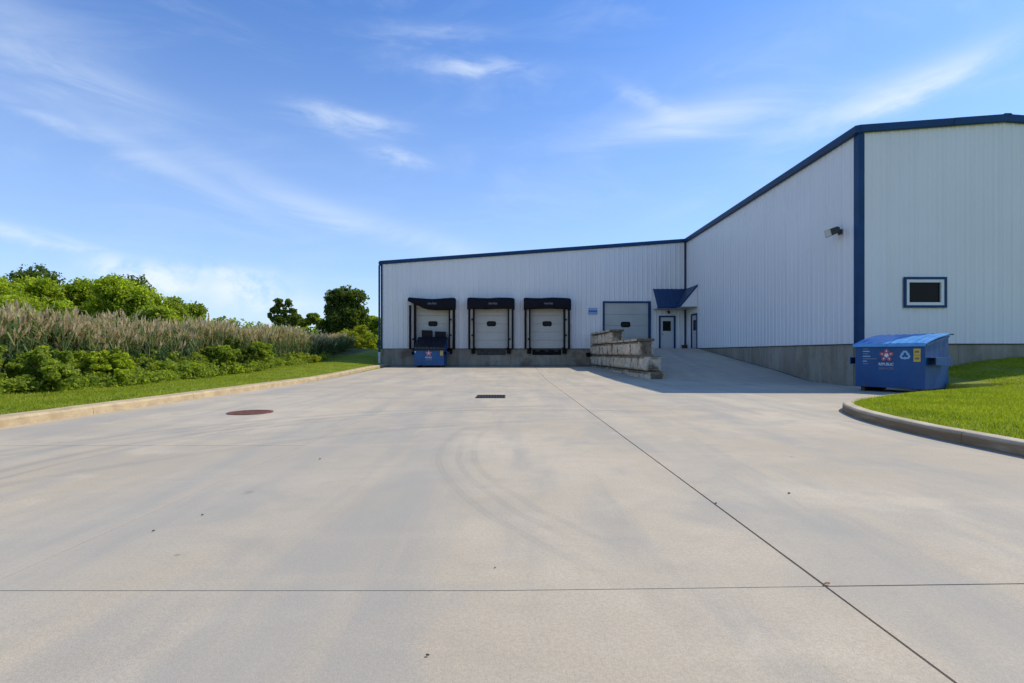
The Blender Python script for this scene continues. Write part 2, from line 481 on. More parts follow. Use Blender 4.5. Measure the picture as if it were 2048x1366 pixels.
# ------------------------------------------------------------------ the shape of the land
YB, YN, XI = 34.1, 17.15, 11.37           # back wall, near wall, inner corner
S = YB / F
def yard_z(x, y): return .235 * smooth01(19.5, 33.5, y)
def ramp_z(y, x=XI):
    y = y - 2.1 * (1 - min(1, max(0, (x - 5.7) / 5.6))) * smooth01(31.5, 23, y)
    pts = [(15.0, 0.), (17.4, .0), (18.7, .012), (19.7, .04), (20.5, .12), (22.36, .375), (26.2, .78), (28.1, 1.0), (31.2, 1.345), (32.0, 1.39), (36, 1.40)]
    for (a, za), (c, zc) in zip(pts, pts[1:]):
        if y <= c: return za + (zc - za) * max(0, (y - a) / (c - a))
    return 1.40
KERB_X = lambda y: -7.30 - .022 * max(0, y - 5)        # foot of the left kerb
def verge_z(x, y):
    d = KERB_X(y) - x
    z = yard_z(0, y) + .13 + .03 * smooth01(0, 1.5, d) + .10 * smooth01(1.5, 8, d)
    z += .13 * smooth01(10, 30, y) * smooth01(0, 3, d)
    z += .085 * max(0, min(y, 42) - 31.5) * smooth01(-.3, 2.0, d) * smooth01(8.5, 4.5, d)
    z += .03 * mn.noise((x * .4, y * .4, 0)) + .012 * mn.noise((x * 1.7, y * 1.7, 3))
    return z
def grid_mesh(xs, ys, zf, flip=False):
    V = [(x, y, zf(x, y)) for y in ys for x in xs]
    n = len(xs)
    Q = [(j * n + i, j * n + i + 1, (j + 1) * n + i + 1, (j + 1) * n + i) for j in range(len(ys) - 1) for i in range(n - 1)]
    return V, Q
xs = [-3000, -900, -400, -200, -120, -80, -60, -50, -42, -36] + list(np.arange(-32, -7.6, .4)) + [-7.2, -6.6, 0, 12, 24, 40, 80, 200, 600, 3000]
ys = [-400, -60, -20, -8] + list(np.arange(-4, 48, .5)) + [52, 60, 70, 85, 110, 150, 220, 400, 900, 2500]
def ground_z(x, y):
    if x > KERB_X(y) - .12: return -.30 if x > -7.0 or y < 34 else -.1
    return verge_z(x, y)
V, Q = grid_mesh([float(a) for a in xs], [float(a) for a in ys], ground_z)
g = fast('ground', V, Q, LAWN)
g.data.polygons.foreach_set('use_smooth', [True] * len(g.data.polygons))
tag(g, 'grassy ground running from the left kerb to the horizon', kind='structure')

# slabs of the concrete yard
yard = empty('concrete_yard', (0, 0, 0)); tag(yard, 'pale concrete truck yard of large square slabs', kind='structure')
cols = [-7.62, -6.34, -2.44, 1.46, 5.36, 9.26, 12.9]
rows = [-8.9, -5.13, -1.37, 2.392, 6.16, 9.93, 13.7, 17.47, 21.24, 25.0, 28.8, YB - .006]
for i in range(len(cols) - 1):
    for j in range(len(rows) - 1):
        x0, x1, y0, y1 = cols[i], cols[i + 1], rows[j], rows[j + 1]
        if x0 > 5 and y0 > 17: continue
        if x1 == 5.36 and y0 > 21: x1 = 5.75
        gx = .0065 if x1 in (1.46,) else .0022
        gx0 = .0065 if x0 in (1.46,) else .0022
        gy = .0022
        n, m = max(2, int((x1 - x0) / .6)), 7
        dz_ = random.uniform(-.0015, .0015)
        X = np.linspace(x0 + gx0, x1 - gx, n); Yv = np.linspace(y0 + gy, y1 - gy, m)
        tl = lambda x, y: y + .03 * max(0, x) * (1 if y < 7 else 0) - (.03 * max(0, x) if False else 0)
        V = [(x, tl(x, y), yard_z(x, y) + dz_) for y in Yv for x in X]
        Q = [(b * n + a, b * n + a + 1, (b + 1) * n + a + 1, (b + 1) * n + a) for b in range(m - 1) for a in range(n - 1)]
        edge = [a for a in range(n)] + [b * n + n - 1 for b in range(1, m)] + [(m - 1) * n + a for a in range(n - 2, -1, -1)] + [b * n for b in range(m - 2, 0, -1)]
        k = len(V)
        V += [(V[e][0], V[e][1], V[e][2] - .10) for e in edge]
        ne = len(edge)
        for a in range(ne):
            c = (a + 1) % ne; Q.append((edge[a], k + a, k + c, edge[c]))
        o = fast('slab', V, Q, CONCRETE, yard)
V, Q = grid_mesh([-7.7, 13.0], [-9, 0, 10, 17.6] , lambda x, y: -.012)
fast('joint_filler', V, Q, JOINT, yard)
V, Q = grid_mesh([-7.7, 5.5], [17.6] + [float(a) for a in np.arange(19, 35, 1.)], lambda x, y: yard_z(x, y) - .012)
fast('joint_filler', V, Q, JOINT, yard)

# ramp between the block wall and the tall wall
yr = [float(a) for a in np.arange(17.48, 34.1, .6)] + [34.09]
ramp = empty('ramp'); tag(ramp, 'sloping concrete ramp rising to the drive in door behind the block wall', kind='structure')
seg = [17.48, 21.3, 25.2, 29.1, 31.3, 34.095]
for a, c in zip(seg, seg[1:]):
    for x0, x1 in ((5.365 if a < 21 else 5.76, 8.35), (8.356, XI - .16)):
        yy = list(np.linspace(a + .003, c - .003, 8))
        V, Q = grid_mesh(list(np.linspace(x0, x1, 4)), yy, lambda x, y: ramp_z(y, x) + .004)
        k = len(V)
        V += [(x, y, z - .12) for x, y, z in V[:4]]
        Q += [(k + i, k + i + 1, i + 1, i) for i in range(3)]
        fast('ramp_slab', V, Q, CONCRETE, ramp)
V, Q = grid_mesh([5.80, 8, XI], [float(a) for a in np.arange(17.45, 34.1, .5)] + [34.09], lambda x, y: ramp_z(y, x) - .02)
fast('gutter_bed', V, Q, JOINT, ramp)

# kerbs
def sweep(root, path, prof, mat, sec=3.05, sname='kerb_section'):
    """prof = (offset away from the yard, height) points; cut in sections with open joints"""
    P = [Vector(p) for p in path]
    L = [0]
    for a, c in zip(P, P[1:]): L.append(L[-1] + (c - a).length)
    def at(s):
        for i in range(len(P) - 1):
            if s <= L[i + 1] or i == len(P) - 2:
                t = (s - L[i]) / (L[i + 1] - L[i])
                return P[i].lerp(P[i + 1], t)
    def nrm(s):
        t = (at(min(L[-1], s + .25)) - at(max(0, s - .25))); t.z = 0; t.normalize()
        return Vector((t.y, -t.x, 0))
    s = 0
    while s < L[-1] - .3:
        e = min(s + sec, L[-1])
        m = MB(); rings = []
        nstep = 10
        for q in range(nstep + 1):
            u = s + .004 + (e - s - .008) * q / nstep
            p, n = at(u), nrm(u)
            j = .006 * mn.noise((u * 1.3, 2, 0))
            rings.append([p + n * (o + j * (0 if h < 0 else 1)) + Vector((0, 0, h + j * (h > .05))) for o, h in prof])
        m.loft(rings, True)
        m.build(sname, mat, root)
        s = e
lk = empty('left_kerb'); tag(lk, 'long straight sandy kerb between the yard and the grass verge on the left', kind='structure')
lp = [(KERB_X(y), y, yard_z(0, y)) for y in list(np.arange(-6, 33.8, .8)) + [33.7]]
sweep(lk, [(p[0], p[1], p[2]) for p in lp[::-1]], [(0, -.12), (.012, .115), (.03, .14), (.05, .15), (.34, .155), (.36, .14), (.36, -.12)], KERB)
rk_pts = [(-9, 5.34), (-4, 5.34), (0, 5.32), (4, 5.32), (6, 5.34), (7, 5.40), (7.7, 5.50), (8.4, 5.64), (9.0, 5.84), (9.5, 6.04), (10.0, 6.30), (10.5, 6.70), (11.0, 7.25), (11.5, 7.9), (12.0, 8.7), (12.5, 9.65), (12.9, 10.6), (13.2, 11.6), (13.4, 12.6), (13.5, 14)]
def catmull(pts, k=5):
    o = []
    for i in range(len(pts) - 1):
        p0, p1, p2, p3 = pts[max(i - 1, 0)], pts[i], pts[i + 1], pts[min(i + 2, len(pts) - 1)]
        for q in range(k):
            t = q / k
            o.append(tuple(.5 * (2 * b + (c - a) * t + (2 * a - 5 * b + 4 * c - d) * t * t + (3 * b - a - 3 * c + d) * t ** 3) for a, b, c, d in zip(p0, p1, p2, p3)))
    return o + [tuple(pts[-1])]
rkc = catmull([(x, y, 0.) for y, x in rk_pts])
rk = empty('right_kerb'); tag(rk, 'curved concrete kerb with a dark brown face round the front lawn', kind='structure')
sweep(rk, rkc, [(0, -.12), (.012, .125), (.03, .148), (.05, .155), (.17, .158), (.185, .15), (.185, -.12)], KERB2)

# front lawn inside the right kerb
def lawn_x(y):
    ky = [a[1] for a in rkc]; kx = [a[0] for a in rkc]
    return float(np.interp(y, ky, kx)) + .17
def lawn_z(x, y):
    d = max(0., x - lawn_x(y))
    z = .135 + .05 * smooth01(0, .8, d)
    z += .80 * smooth01(9.6, 17.5, x) * smooth01(10.5, 16.8, y)
    z += .03 * mn.noise((x * .35, y * .35, 7)) * min(1, d) + .008 * mn.noise((x * 2, y * 2, 5))
    return z
yy = list(np.arange(-8, 13.4, .3)) + [13.45, 13.49]
V = []; tt = [0, .004, .012, .025, .045, .07, .1, .14, .19, .25, .32, .4, .5, .62, .78, 1.]
for y in yy:
    x0 = lawn_x(y)
    for t_ in tt:
        x = x0 + (42 - x0) * t_; V.append((x, y, lawn_z(x, y)))
for y in (14.2, 15, 16, 17.14):
    x0 = 11.9
    for t_ in tt:
        x = x0 + (42 - x0) * t_; V.append((x, y, lawn_z(x, y) if x > 11.95 else -.1))
n = len(tt)
Q = [(j * n + i, j * n + i + 1, (j + 1) * n + i + 1, (j + 1) * n + i) for j in range(len(V) // n - 1) for i in range(n - 1)]
fl = fast('front_lawn', V, Q, LAWN); fl.data.polygons.foreach_set('use_smooth', [True] * len(fl.data.polygons))
tag(fl, 'bright mown lawn rising to the right hand end wall', kind='structure')

# ------------------------------------------------------------------ warehouse
wh = empty('warehouse', (XI, YB, 1.4)); wh.location = (0, 0, 0)
tag(wh, 'long white ribbed steel warehouse with blue trim and loading docks', 'warehouse')
ZS = 1.405
XL = -8.41
SLOPE = .0725
XR, XE = 16.1, 24.0
def roof_z(x): return 8.42 + SLOPE * (min(x, XR) - XI) - SLOPE * max(0, x - XR)
def strips(prof, openings, ztop, zb):
    """prof: (u, depth). yields u0,d0,u1,d1,z intervals"""
    us = sorted(set([p[0] for p in prof] + [e for o in openings for e in o[:2] if prof[0][0] < e < prof[-1][0]]))
    P = [p[0] for p in prof]; D = [p[1] for p in prof]
    for a, b in zip(us, us[1:]):
        if b - a < 1e-5: continue
        iv = [(zb, None)]
        for o in sorted([o for o in openings if o[0] < b - 1e-6 and o[1] > a + 1e-6], key=lambda o: o[2]):
            z0, _ = iv.pop()
            if o[2] > z0 + 1e-4: iv.append((z0, o[2]))
            iv.append((o[3], None))
        yield a, float(np.interp(a, P, D)), b, float(np.interp(b, P, D)), iv
def wall_panels(parent, origin, u, nrm, length, ztop, openings, zb=ZS, zfac=None):
    O, U, N = Vector(origin), Vector(u), Vector(nrm)
    # backing wall
    lm = MB()
    npan = max(2, int(length / 3))
    prof = [(length * i / npan, -.10) for i in range(npan + 1)]
    for a, da, b, db, iv in strips(prof, openings, ztop, zb):
        for z0, z1 in iv:
            za, zb2 = (ztop(a), ztop(b)) if z1 is None else (z1, z1)
            lm.face([O + U * a + N * da + Vector((0, 0, z0)), O + U * b + N * db + Vector((0, 0, z0)), O + U * b + N * db + Vector((0, 0, zb2)), O + U * a + N * da + Vector((0, 0, za))])
    wall = lm.build('wall', LINER, parent)
    w = .914; s = 0
    while s < length - .02:
        e = min(s + w, length)
        prof = [(s, 0)]
        for r in (.152, .457, .762):
            for du, dd in ((-.055, 0), (-.022, .024), (.022, .024), (.055, 0)):
                q = s + r + du
                if q < e - .002: prof.append((q, dd))
            for du, dd in ((.12, 0), (.13, .004), (.165, .004), (.175, 0)):
                q = s + r + du
                if q < e - .002 and r < .7: prof.append((q, dd))
        prof.append((e - .004, .0)); prof.append((e - .0039, -.012)) if False else None
        m = MB()
        for a, da, b, db, iv in strips(prof, openings, ztop, zb):
            for z0, z1 in iv:
                za, zb2 = (ztop(a), ztop(b)) if z1 is None else (z1, z1)
                m.face([O + U * a + N * da + Vector((0, 0, z0)), O + U * b + N * db + Vector((0, 0, z0)), O + U * b + N * db + Vector((0, 0, zb2)), O + U * a + N * da + Vector((0, 0, za))])
        if m.f: m.build('siding_panel', SIDING, wall)
        s = e
    return wall
def bx(u): return (u - CX) * S          # back wall pixel -> x
def bz(v): return CZ - (v - HY) * S
# openings
docks = [(854, 599), (982, 599), (1094, 600)]
DC = [866.0, 982.5, 1093.5]              # pixel centres of the three docks
DW, DT = 1.10, bz(615)
back_open = [(bx(c) - DW - XL, bx(c) + DW - XL, ZS - .01, DT) for c in DC]
OX0, OX1, OZ1 = bx(1209), bx(1296), bz(606)
back_open.append((OX0 - XL, OX1 - XL, ZS - .01, OZ1))
PX0, PX1, PZ1 = bx(1319.5), bx(1349), bz(633)
back_open.append((PX0 - XL, PX1 - XL, ZS - .01, PZ1))
wall_panels(wh, (XL, YB, 0), (1, 0, 0), (0, -1, 0), XI - XL, lambda a: roof_z(XL + a) - .12, back_open)
SY0, SY1 = 32.05, 33.0                    # side door
side_open = [(SY0 - YN, SY1 - YN, ZS - .01, 3.50)]
wall_panels(wh, (XI, YN, 0), (0, 1, 0), (-1, 0, 0), YB - YN, lambda a: 8.42 - .12, side_open)
sn = YN / F
WX0, WX1, WZ0, WZ1 = (1810 - CX) * sn, (1886 - CX) * sn, CZ - (611 - HY) * sn, CZ - (559 - HY) * sn
wall_panels(wh, (XI, YN, 0), (1, 0, 0), (0, -1, 0), XE - XI, lambda a: roof_z(XI + a) - .12, [(WX0 - XI, WX1 - XI, WZ0, WZ1)])
# far sides close the building
m = MB()
YE = 46
m.face([(XL + .02, YB, .1), (XL + .02, YB, roof_z(XL) - .12), (XL + .02, YE, roof_z(XL) - .12), (XL + .02, YE, .1)])
m.face([(XE, YN, .1), (XE, YE, .1), (XE, YE, roof_z(XE) - .12), (XE, YN, roof_z(XE) - .12)])
m.face([(XL + .02, YE, .1), (XL + .02, YE, roof_z(XL) - .12), (XR, YE, roof_z(XR) - .12), (XE, YE, roof_z(XE) - .12), (XE, YE, .1)])
m.build('far_wall', SIDING, wh)
# roof: thin slab with standing seams
m = MB()
OV = .06
def roof_piece(x0, x1, y0, y1):
    m.loft([[(x0, y0, roof_z(x0) - .10), (x1, y0, roof_z(x1) - .10), (x1, y0, roof_z(x1) + .0), (x0, y0, roof_z(x0) + .0)],
            [(x0, y1, roof_z(x0) - .10), (x1, y1, roof_z(x1) - .10), (x1, y1, roof_z(x1) + .0), (x0, y1, roof_z(x0) + .0)]], True)
roof_piece(XL - OV, XI, YB - OV, YE)
roof_piece(XI - OV, XR, YN - OV, YE); roof_piece(XR, XE, YN - OV, YE)
x = XL + .3
while x < XE:
    y0 = (YB if x < XI else YN) - OV
    if abs(x - XR) > .3: m.box(x - .02, x + .02, y0, YE, roof_z(x) - .01, roof_z(x) + .05)
    x += .61
roof = m.build('roof', ROOFM, wh)
# rake trims, in lapped lengths
def rake(x0, x1, y, drop=.20, rise=.075):
    x = x0; k = 0
    while x < x1 - .05:
        e = min(x + 3.05, x1); d = .012 * (k % 2)
        m = MB()
        a, b = x, e + (.05 if e < x1 else 0)
        za, zb2 = roof_z(a), roof_z(b)
        m.loft([[(a, y - .10 - d, za - drop), (a, y - .13 - d, za - drop + .02), (a, y - .13 - d, za + rise), (a, y + .05, za + rise + .02 + d), (a, y + .05, za + rise - .03), (a, y - .035 - d, za - drop)],
                [(b, y - .10 - d, zb2 - drop), (b, y - .13 - d, zb2 - drop + .02), (b, y - .13 - d, zb2 + rise), (b, y + .05, zb2 + rise + .02 + d), (b, y + .05, zb2 + rise - .03), (b, y - .035 - d, zb2 - drop)]], True)
        m.build('rake_trim', BLUE, wh)
        x = e; k += 1
rake(XL - .12, XI - .16, YB, .12, .10)
rake(XI - .04, XR, YN, .155, .085)
rake(XR + .002, XE, YN, .155, .085)
m = MB(); m.prism([(XR - .14, YN - .15, roof_z(XR) + .075), (XR + .14, YN - .15, roof_z(XR) + .075), (XR + .10, YN - .15, roof_z(XR) + .105), (XR - .10, YN - .15, roof_z(XR) + .105)], (0, YE - YN, 0))
m.build('ridge_cap', ROOFM, wh)
# eave gutter along the tall side wall
gut = MB(); yv = YN - .13
while yv < YB - .14:
    e = min(yv + 6.1, YB - .132)
    gut.loft([[(XI - .03, yv_, 8.24), (XI - .17, yv_, 8.26), (XI - .20, yv_, 8.40), (XI - .20, yv_, 8.47), (XI - .03, yv_, 8.50)] for yv_ in (yv, e - .006)], True)
    yv = e
gut.build('eave_gutter', BLUE, wh)
# left eave gutter
gl = MB(); gl.loft([[(XL - .02, y_, roof_z(XL) - .18), (XL - .16, y_, roof_z(XL) - .16), (XL - .18, y_, roof_z(XL) + .02), (XL - .02, y_, roof_z(XL) + .05)] for y_ in (YB - .1, YE)], True)
gl.build('eave_gutter', BLUE, wh)
# corner trims
def ltrim(name, x, y, wx, wy, z0, z1, parent=wh):
    m = MB(); t_ = .045
    sx, sy = (1 if wx > 0 else -1), (1 if wy > 0 else -1)
    pts = [(x - sx * t_, y - sy * t_), (x + wx, y - sy * t_), (x + wx, y), (x, y), (x, y + wy), (x - sx * t_, y + wy)]
    m.loft([[(p[0], p[1], z0) for p in pts], [(p[0], p[1], z1) for p in pts]], True)
    return m.build(name, BLUE, parent)
ltrim('corner_trim', XI, YN, .15, .20, ZS - .03, 8.262)
ltrim('corner_trim', XL, YB, .07, .15, ZS - .03, roof_z(XL) - .13)
box('corner_trim', XI - .135, XI - .046, YB - .13, YB - .046, ZS, 8.238, BLUE, wh)
# base flashing
box('base_flashing', XL + .075, XI - .05, YB - .05, YB - .002, ZS - .03, ZS - .002, STEELD, wh)
box('base_flashing', XI + .16, XE, YN - .05, YN - .002, ZS - .03, ZS - .002, STEELD, wh)
box('base_flashing', XI - .05, XI - .002, YN + .21, SY0 - .06, ZS - .03, ZS - .002, STEELD, wh)
# foundation in pours
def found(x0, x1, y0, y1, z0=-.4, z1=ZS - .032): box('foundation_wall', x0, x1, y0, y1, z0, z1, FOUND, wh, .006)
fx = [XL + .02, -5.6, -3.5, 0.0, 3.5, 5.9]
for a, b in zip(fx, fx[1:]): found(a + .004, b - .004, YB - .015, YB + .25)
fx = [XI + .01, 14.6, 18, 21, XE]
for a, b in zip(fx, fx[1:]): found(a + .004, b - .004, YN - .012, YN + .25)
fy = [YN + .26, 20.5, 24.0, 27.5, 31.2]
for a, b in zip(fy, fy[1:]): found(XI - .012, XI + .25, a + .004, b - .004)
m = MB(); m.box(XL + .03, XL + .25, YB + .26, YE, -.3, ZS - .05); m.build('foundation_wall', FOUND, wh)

# ---- dock doors and shelters
def rounded(x0, x1, z0, z1, r, y, n=5):
    pts = []
    for cx_, cz_, a0 in ((x1 - r, z0 + r, -90), (x1 - r, z1 - r, 0), (x0 + r, z1 - r, 90), (x0 + r, z0 + r, 180)):
        for q in range(n + 1):
            a = R(a0 + 90 * q / n); pts.append((cx_ + r * math.cos(a), y, cz_ + r * math.sin(a)))
    return pts
def sectional(name, x0, x1, z0, z1, y, nsec, mat, wx, wz, ww=.60, whh=.33, parent=wh):
    d = empty(name, (0, 0, 0), parent=parent)
    h = (z1 - z0) / nsec
    for k in range(nsec):
        m = MB(); a, b = z0 + k * h + .006, z0 + (k + 1) * h - .006
        m.box(x0, x1, y, y + .05, a, b, .006)
        for q in (1, 2):
            zz = a + (b - a) * q / 3; m.box(x0 + .02, x1 - .02, y - .006, y + .002, zz - .012, zz + .012)
        m.build('door_panel', mat, d)
    m = MB(); m.box(x0, x1, y + .051, y + .06, z0, z1); m.build('door_backing', LINER, d)
    m = MB(); m.prism(rounded(wx - ww / 2, wx + ww / 2, wz - whh / 2, wz + whh / 2, .12, y - .018), (0, .014, 0)); f = m.build('window_frame', RUBBER, d)
    m = MB(); m.prism(rounded(wx - ww / 2 + .06, wx + ww / 2 - .06, wz - whh / 2 + .06, wz + whh / 2 - .06, .07, y - .0225), (0, .003, 0)); m.build('window', GLASSD, d)
    return d
def text_mesh(name, body, size, mat, parent, loc, rot, width=None, depth=.002, spacing=1.0):
    cu = bpy.data.curves.new(name, 'FONT'); cu.body = body; cu.size = size; cu.extrude = depth
    cu.align_x = 'CENTER'; cu.align_y = 'CENTER'; cu.space_character = spacing; cu.offset = size * .012
    tmp = bpy.data.objects.new(name, cu); COL.objects.link(tmp)
    bpy.context.view_layer.update()
    me = bpy.data.meshes.new_from_object(tmp.evaluated_get(bpy.context.evaluated_depsgraph_get()))
    bpy.data.objects.remove(tmp)
    o = link(name, me, parent, mat); o.location = loc; o.rotation_euler = rot
    if width:
        w = max(v.co.x for v in me.vertices) - min(v.co.x for v in me.vertices)
        for v in me.vertices: v.co.x *= width / w
    return o
PRJ = .55      # how far a shelter stands out
for k, c in enumerate(DC):
    cx_ = bx(c)
    sectional('dock_door', cx_ - DW + .004, cx_ + DW - .004, ZS + .01, DT - .004, YB - .012, 5, DOORG, cx_ + .01 * k, bz(647.5))
    sh = empty('dock_shelter', (0, 0, 0), parent=wh)
    W2, ZT = 1.50, bz(597.5)
    # outer posts, lining strips, inner seals
    for s_ in (-1, 1):
        m = MB()
        rings = []
        for q in range(12):
            z = 1.38 + (bz(612) - 1.38) * q / 11
            j = .012 * mn.noise((k * 7 + s_, z * 2.3, 1))
            xo, xi_ = cx_ + s_ * (W2 + j - .045), cx_ + s_ * (W2 - .17 + j)
            rings.append([(xo, YB - .04, z), (xo + s_ * .0, YB - PRJ, z), (xo - s_ * .05, YB - PRJ - .06, z), (xi_ + s_ * .04, YB - PRJ - .05, z), (xi_, YB - PRJ + .02, z), (xi_, YB - .04, z)])
        m.loft(rings, True); o = m.build('side_curtain', BLACKF, sh)
        m = MB(); a, b = sorted((cx_ + s_ * (W2 - .15), cx_ + s_ * (DW + .07)))
        m.box(a, b, YB - .44, YB - .045, 1.42, bz(608)); m.build('lining_board', TANW, sh)
        m = MB(); a, b = sorted((cx_ + s_ * (DW + .068), cx_ + s_ * (DW - .03)))
        m.box(a, b, YB - .46, YB - .046, 1.40, bz(606), .02); m.build('door_seal', BLACKF, sh)
        # cross straps that hold the curtain
        for zz in ((2.2, 3.2) if (k + (s_ > 0)) % 2 else (1.95,)):
            a, b = sorted((cx_ + s_ * (W2 - .25), cx_ + s_ * (DW + .07))); box('strap', a, b, YB - .50, YB - .441, zz, zz + .10, BLACKF, sh)
    # head curtain: bulging cover
    NU = 28
    rings = []
    for q in range(NU + 1):
        t_ = q / NU; x = cx_ - W2 + 2 * W2 * t_
        edge = min(1, min(t_, 1 - t_) * 45 + .35) ** .5
        top = ZT + (.02 * math.sin(t_ * 9 + k)) - .10 * (1 - edge) - (.05 * math.sin(math.pi * t_) if k == 0 else .0)
        bot = bz(620) + .02 * math.sin(t_ * 7 + 2 * k)
        if k == 0:
            top += .05 * (1 - min(1, t_ * 8))
            bot += .52 * max(0, 1 - t_ / .42) ** 1.4 - .06 * smooth01(.2, .6, t_)
        else: bot -= .05 * (1 - min(1, t_ * 14)) + .05 * (1 - min(1, (1 - t_) * 14))
        fr = YB - PRJ - .12 - .05 * math.sin(math.pi * t_) - .02 * math.sin(t_ * 21 + k)
        if k == 0: fr += 0
        sidex = .03 * (1 if t_ > .5 else -1) * (1 - edge)
        rings.append([(x, YB - .045, top), (x, fr + .12, top + .0), (x, fr + .03, top - .05), (x + sidex, fr, top - .14), (x + sidex, fr - .03, (top + bot) / 2), (x + sidex, fr - .01, bot + .03), (x + sidex, fr + .03, bot), (x, fr + .12, bot + .02), (x, YB - .045, min(top - .02, bot + .10))])
    m = MB(); m.loft(rings, True)
    hc = m.build('head_curtain', BLACKF, sh, True)
    mk = text_mesh('maker_mark', 'rite-hite', .22, FADED, hc, (cx_ + (.12 if k == 1 else .05), YB - PRJ - .235, bz(609)), (R(90), 0, 0), .56, .002)
    # dock edge: leveller lip, pit, bumpers
    lv = empty('dock_leveller', parent=wh)
    box('lip', cx_ - 1.0, cx_ + 1.0, YB - .12, YB - .02, ZS - .09, ZS - .01, STEELD, lv, .01)
    box('pit_plate', cx_ - .93, cx_ + .93, YB - .05, YB - .017, ZS - .42, ZS - .095, RUBBER if k != 1 else STEELD, lv)
    for q in (-.6, 0, .6): box('lip_hinge', cx_ + q - .12, cx_ + q + .12, YB - .09, YB - .052, ZS - .20, ZS - .10, STEELD, lv, .01)
    for s_ in (-1, 1):
        m = MB(); xx = cx_ + s_ * 1.14
        for q in range(5): m.box(xx - .13, xx + .13, YB - .035 - .045 * (q + 1) + .002, YB - .035 - .045 * q, ZS - .34, ZS + .07, .01)
        m.build('dock_bumper', RUBBER, wh)

# ---- overhead drive-in door
sectional('overhead_door', OX0 + .004, OX1 - .004, ZS + .01, OZ1 - .004, YB - .01, 4, DOORG, bx(1251), bz(649), .62, .36)
fr_ = MB(); fr_.box(OX0 - .12, OX0, YB - .075, YB - .034, ZS, OZ1 + .11); fr_.build('door_jamb', BLUE, wh)
fr_ = MB(); fr_.box(OX1, OX1 + .17, YB - .10, YB - .034, ZS, OZ1 + .11); fr_.build('door_jamb', BLUE, wh)
fr_ = MB(); fr_.box(OX0 + .002, OX1 - .002, YB - .075, YB - .034, OZ1, OZ1 + .11); fr_.build('door_header', BLUE, wh)
# ---- entrance doors
def man_door(u0, u1, z1, P, glass):
    """P(u, depth, z) places a point; u along the wall"""
    d = empty('entrance_door', parent=wh)
    def b_(name, a, c, d0, d1, z0, z2, mat, par, bev=0):
        m = MB(); m.box(a, c, -d1, -d0, z0, z2, bev)
        m.v = [P(v[0], -v[1], v[2]) for v in m.v]
        return m.build(name, mat, par)
    b_('door_leaf', u0 + .05, u1 - .05, -.05, -.005, ZS + .02, z1 - .05, DOORW, d, .004)
    b_('door_frame', u0 - .06, u0 + .045, -.06, .05, ZS, z1 + .05, BLUE, d)
    b_('door_frame', u1 - .045, u1 + .06, -.06, .05, ZS, z1 + .05, BLUE, d)
    b_('door_frame', u0 + .046, u1 - .046, -.06, .048, z1 - .045, z1 + .05, BLUE, d)
    b_('threshold', u0 + .046, u1 - .046, -.05, .05, ZS + .002, ZS + .018, GALV, d)
    g0, g1, h0, h1 = glass
    b_('glazing_bead', g0 - .03, g1 + .03, -.004, .004, h0 - .03, h1 + .03, DOORW, d)
    b_('window', g0, g1, .0041, .008, h0, h1, GLASSD, d)
    hx = u0 + .13
    m = MB(); m.tube([P(hx, -.005, ZS + .93), P(hx, .06, ZS + .93)], .028); m.tube([P(hx, .055, ZS + .93), P(hx + .12, .055, ZS + .93)], .013); m.build('door_handle', GALV, d)
    return d
man_door(PX0, PX1, PZ1, lambda u, d, z: (u, YB - d, z), (bx(1325.5), bx(1341.5), bz(662), bz(642)))
man_door(SY0, SY1, 3.50, lambda u, d, z: (XI - d, u, z), (SY0 + .2, SY1 - .25, 2.50, 3.15))

# ---- canopy over the inner corner
cp = empty('door_canopy', parent=wh)
XA, XB = 9.22, XI - .004                 # along the back wall
PJ, CT, CB = 1.03, bz(578), 4.02
YA = YB - .035
YF = 31.9                                # near end on the side wall
XS = XI - .035
v = lambda x, y, z: (x, y, z)
m = MB()                                  # back wall slope (towards us), mitred in the corner
m.loft([[v(XA, YA, CT), v(XS, YA, CT), v(XS - PJ, YA - PJ, CB), v(XA, YA - PJ, CB)], [v(XA, YA, CT - .05), v(XS, YA, CT - .05), v(XS - PJ, YA - PJ, CB - .05), v(XA, YA - PJ, CB - .05)]], True)
m.loft([[v(XS, YA, CT), v(XS, YF, CT), v(XS - PJ, YF, CB), v(XS - PJ, YA - PJ, CB)], [v(XS, YA, CT - .05), v(XS, YF, CT - .05), v(XS - PJ, YF, CB - .05), v(XS - PJ, YA - PJ, CB - .05)]], True)
can = m.build('canopy_roof', ROOFM, cp)
m = MB()
q = XA
while q < XS - .1:
    yb = YA - PJ if q < XS - PJ else YA - (XS - q)
    zb_ = CB + (CT - CB) * (1 - (YA - yb) / PJ)
    m.loft([[v(q - .012, YA, CT), v(q + .012, YA, CT), v(q + .012, YA, CT + .03), v(q - .012, YA, CT + .03)], [v(q - .012, yb, zb_), v(q + .012, yb, zb_), v(q + .012, yb, zb_ + .03), v(q - .012, yb, zb_ + .03)]], True)
    q += .305
m.build('roof_seam', ROOFM, can)
m = MB(); m.box(XA - .02, XS - PJ - .02, YA - PJ - .04, YA - PJ - .003, CB - .10, CB + .01); m.box(XS - PJ - .04, XS - PJ - .003, YF, YA - PJ - .045, CB - .10, CB + .01)
m.build('canopy_fascia', BLUE, cp)
m = MB(); m.box(XA, XS, YA - PJ, YA, CB - .10, CB - .07); m.box(XS - PJ, XS, YF + .02, YA - PJ - .002, CB - .10, CB - .07)
m.build('canopy_soffit', SOFFIT, cp)
m = MB(); m.prism([v(XS, YF + .02, CB - .068), v(XS, YF + .02, CT - .052), v(XS - PJ + .03, YF + .02, CB - .068)], (0, .04, 0)); m.build('gable_infill', SIDING, cp)
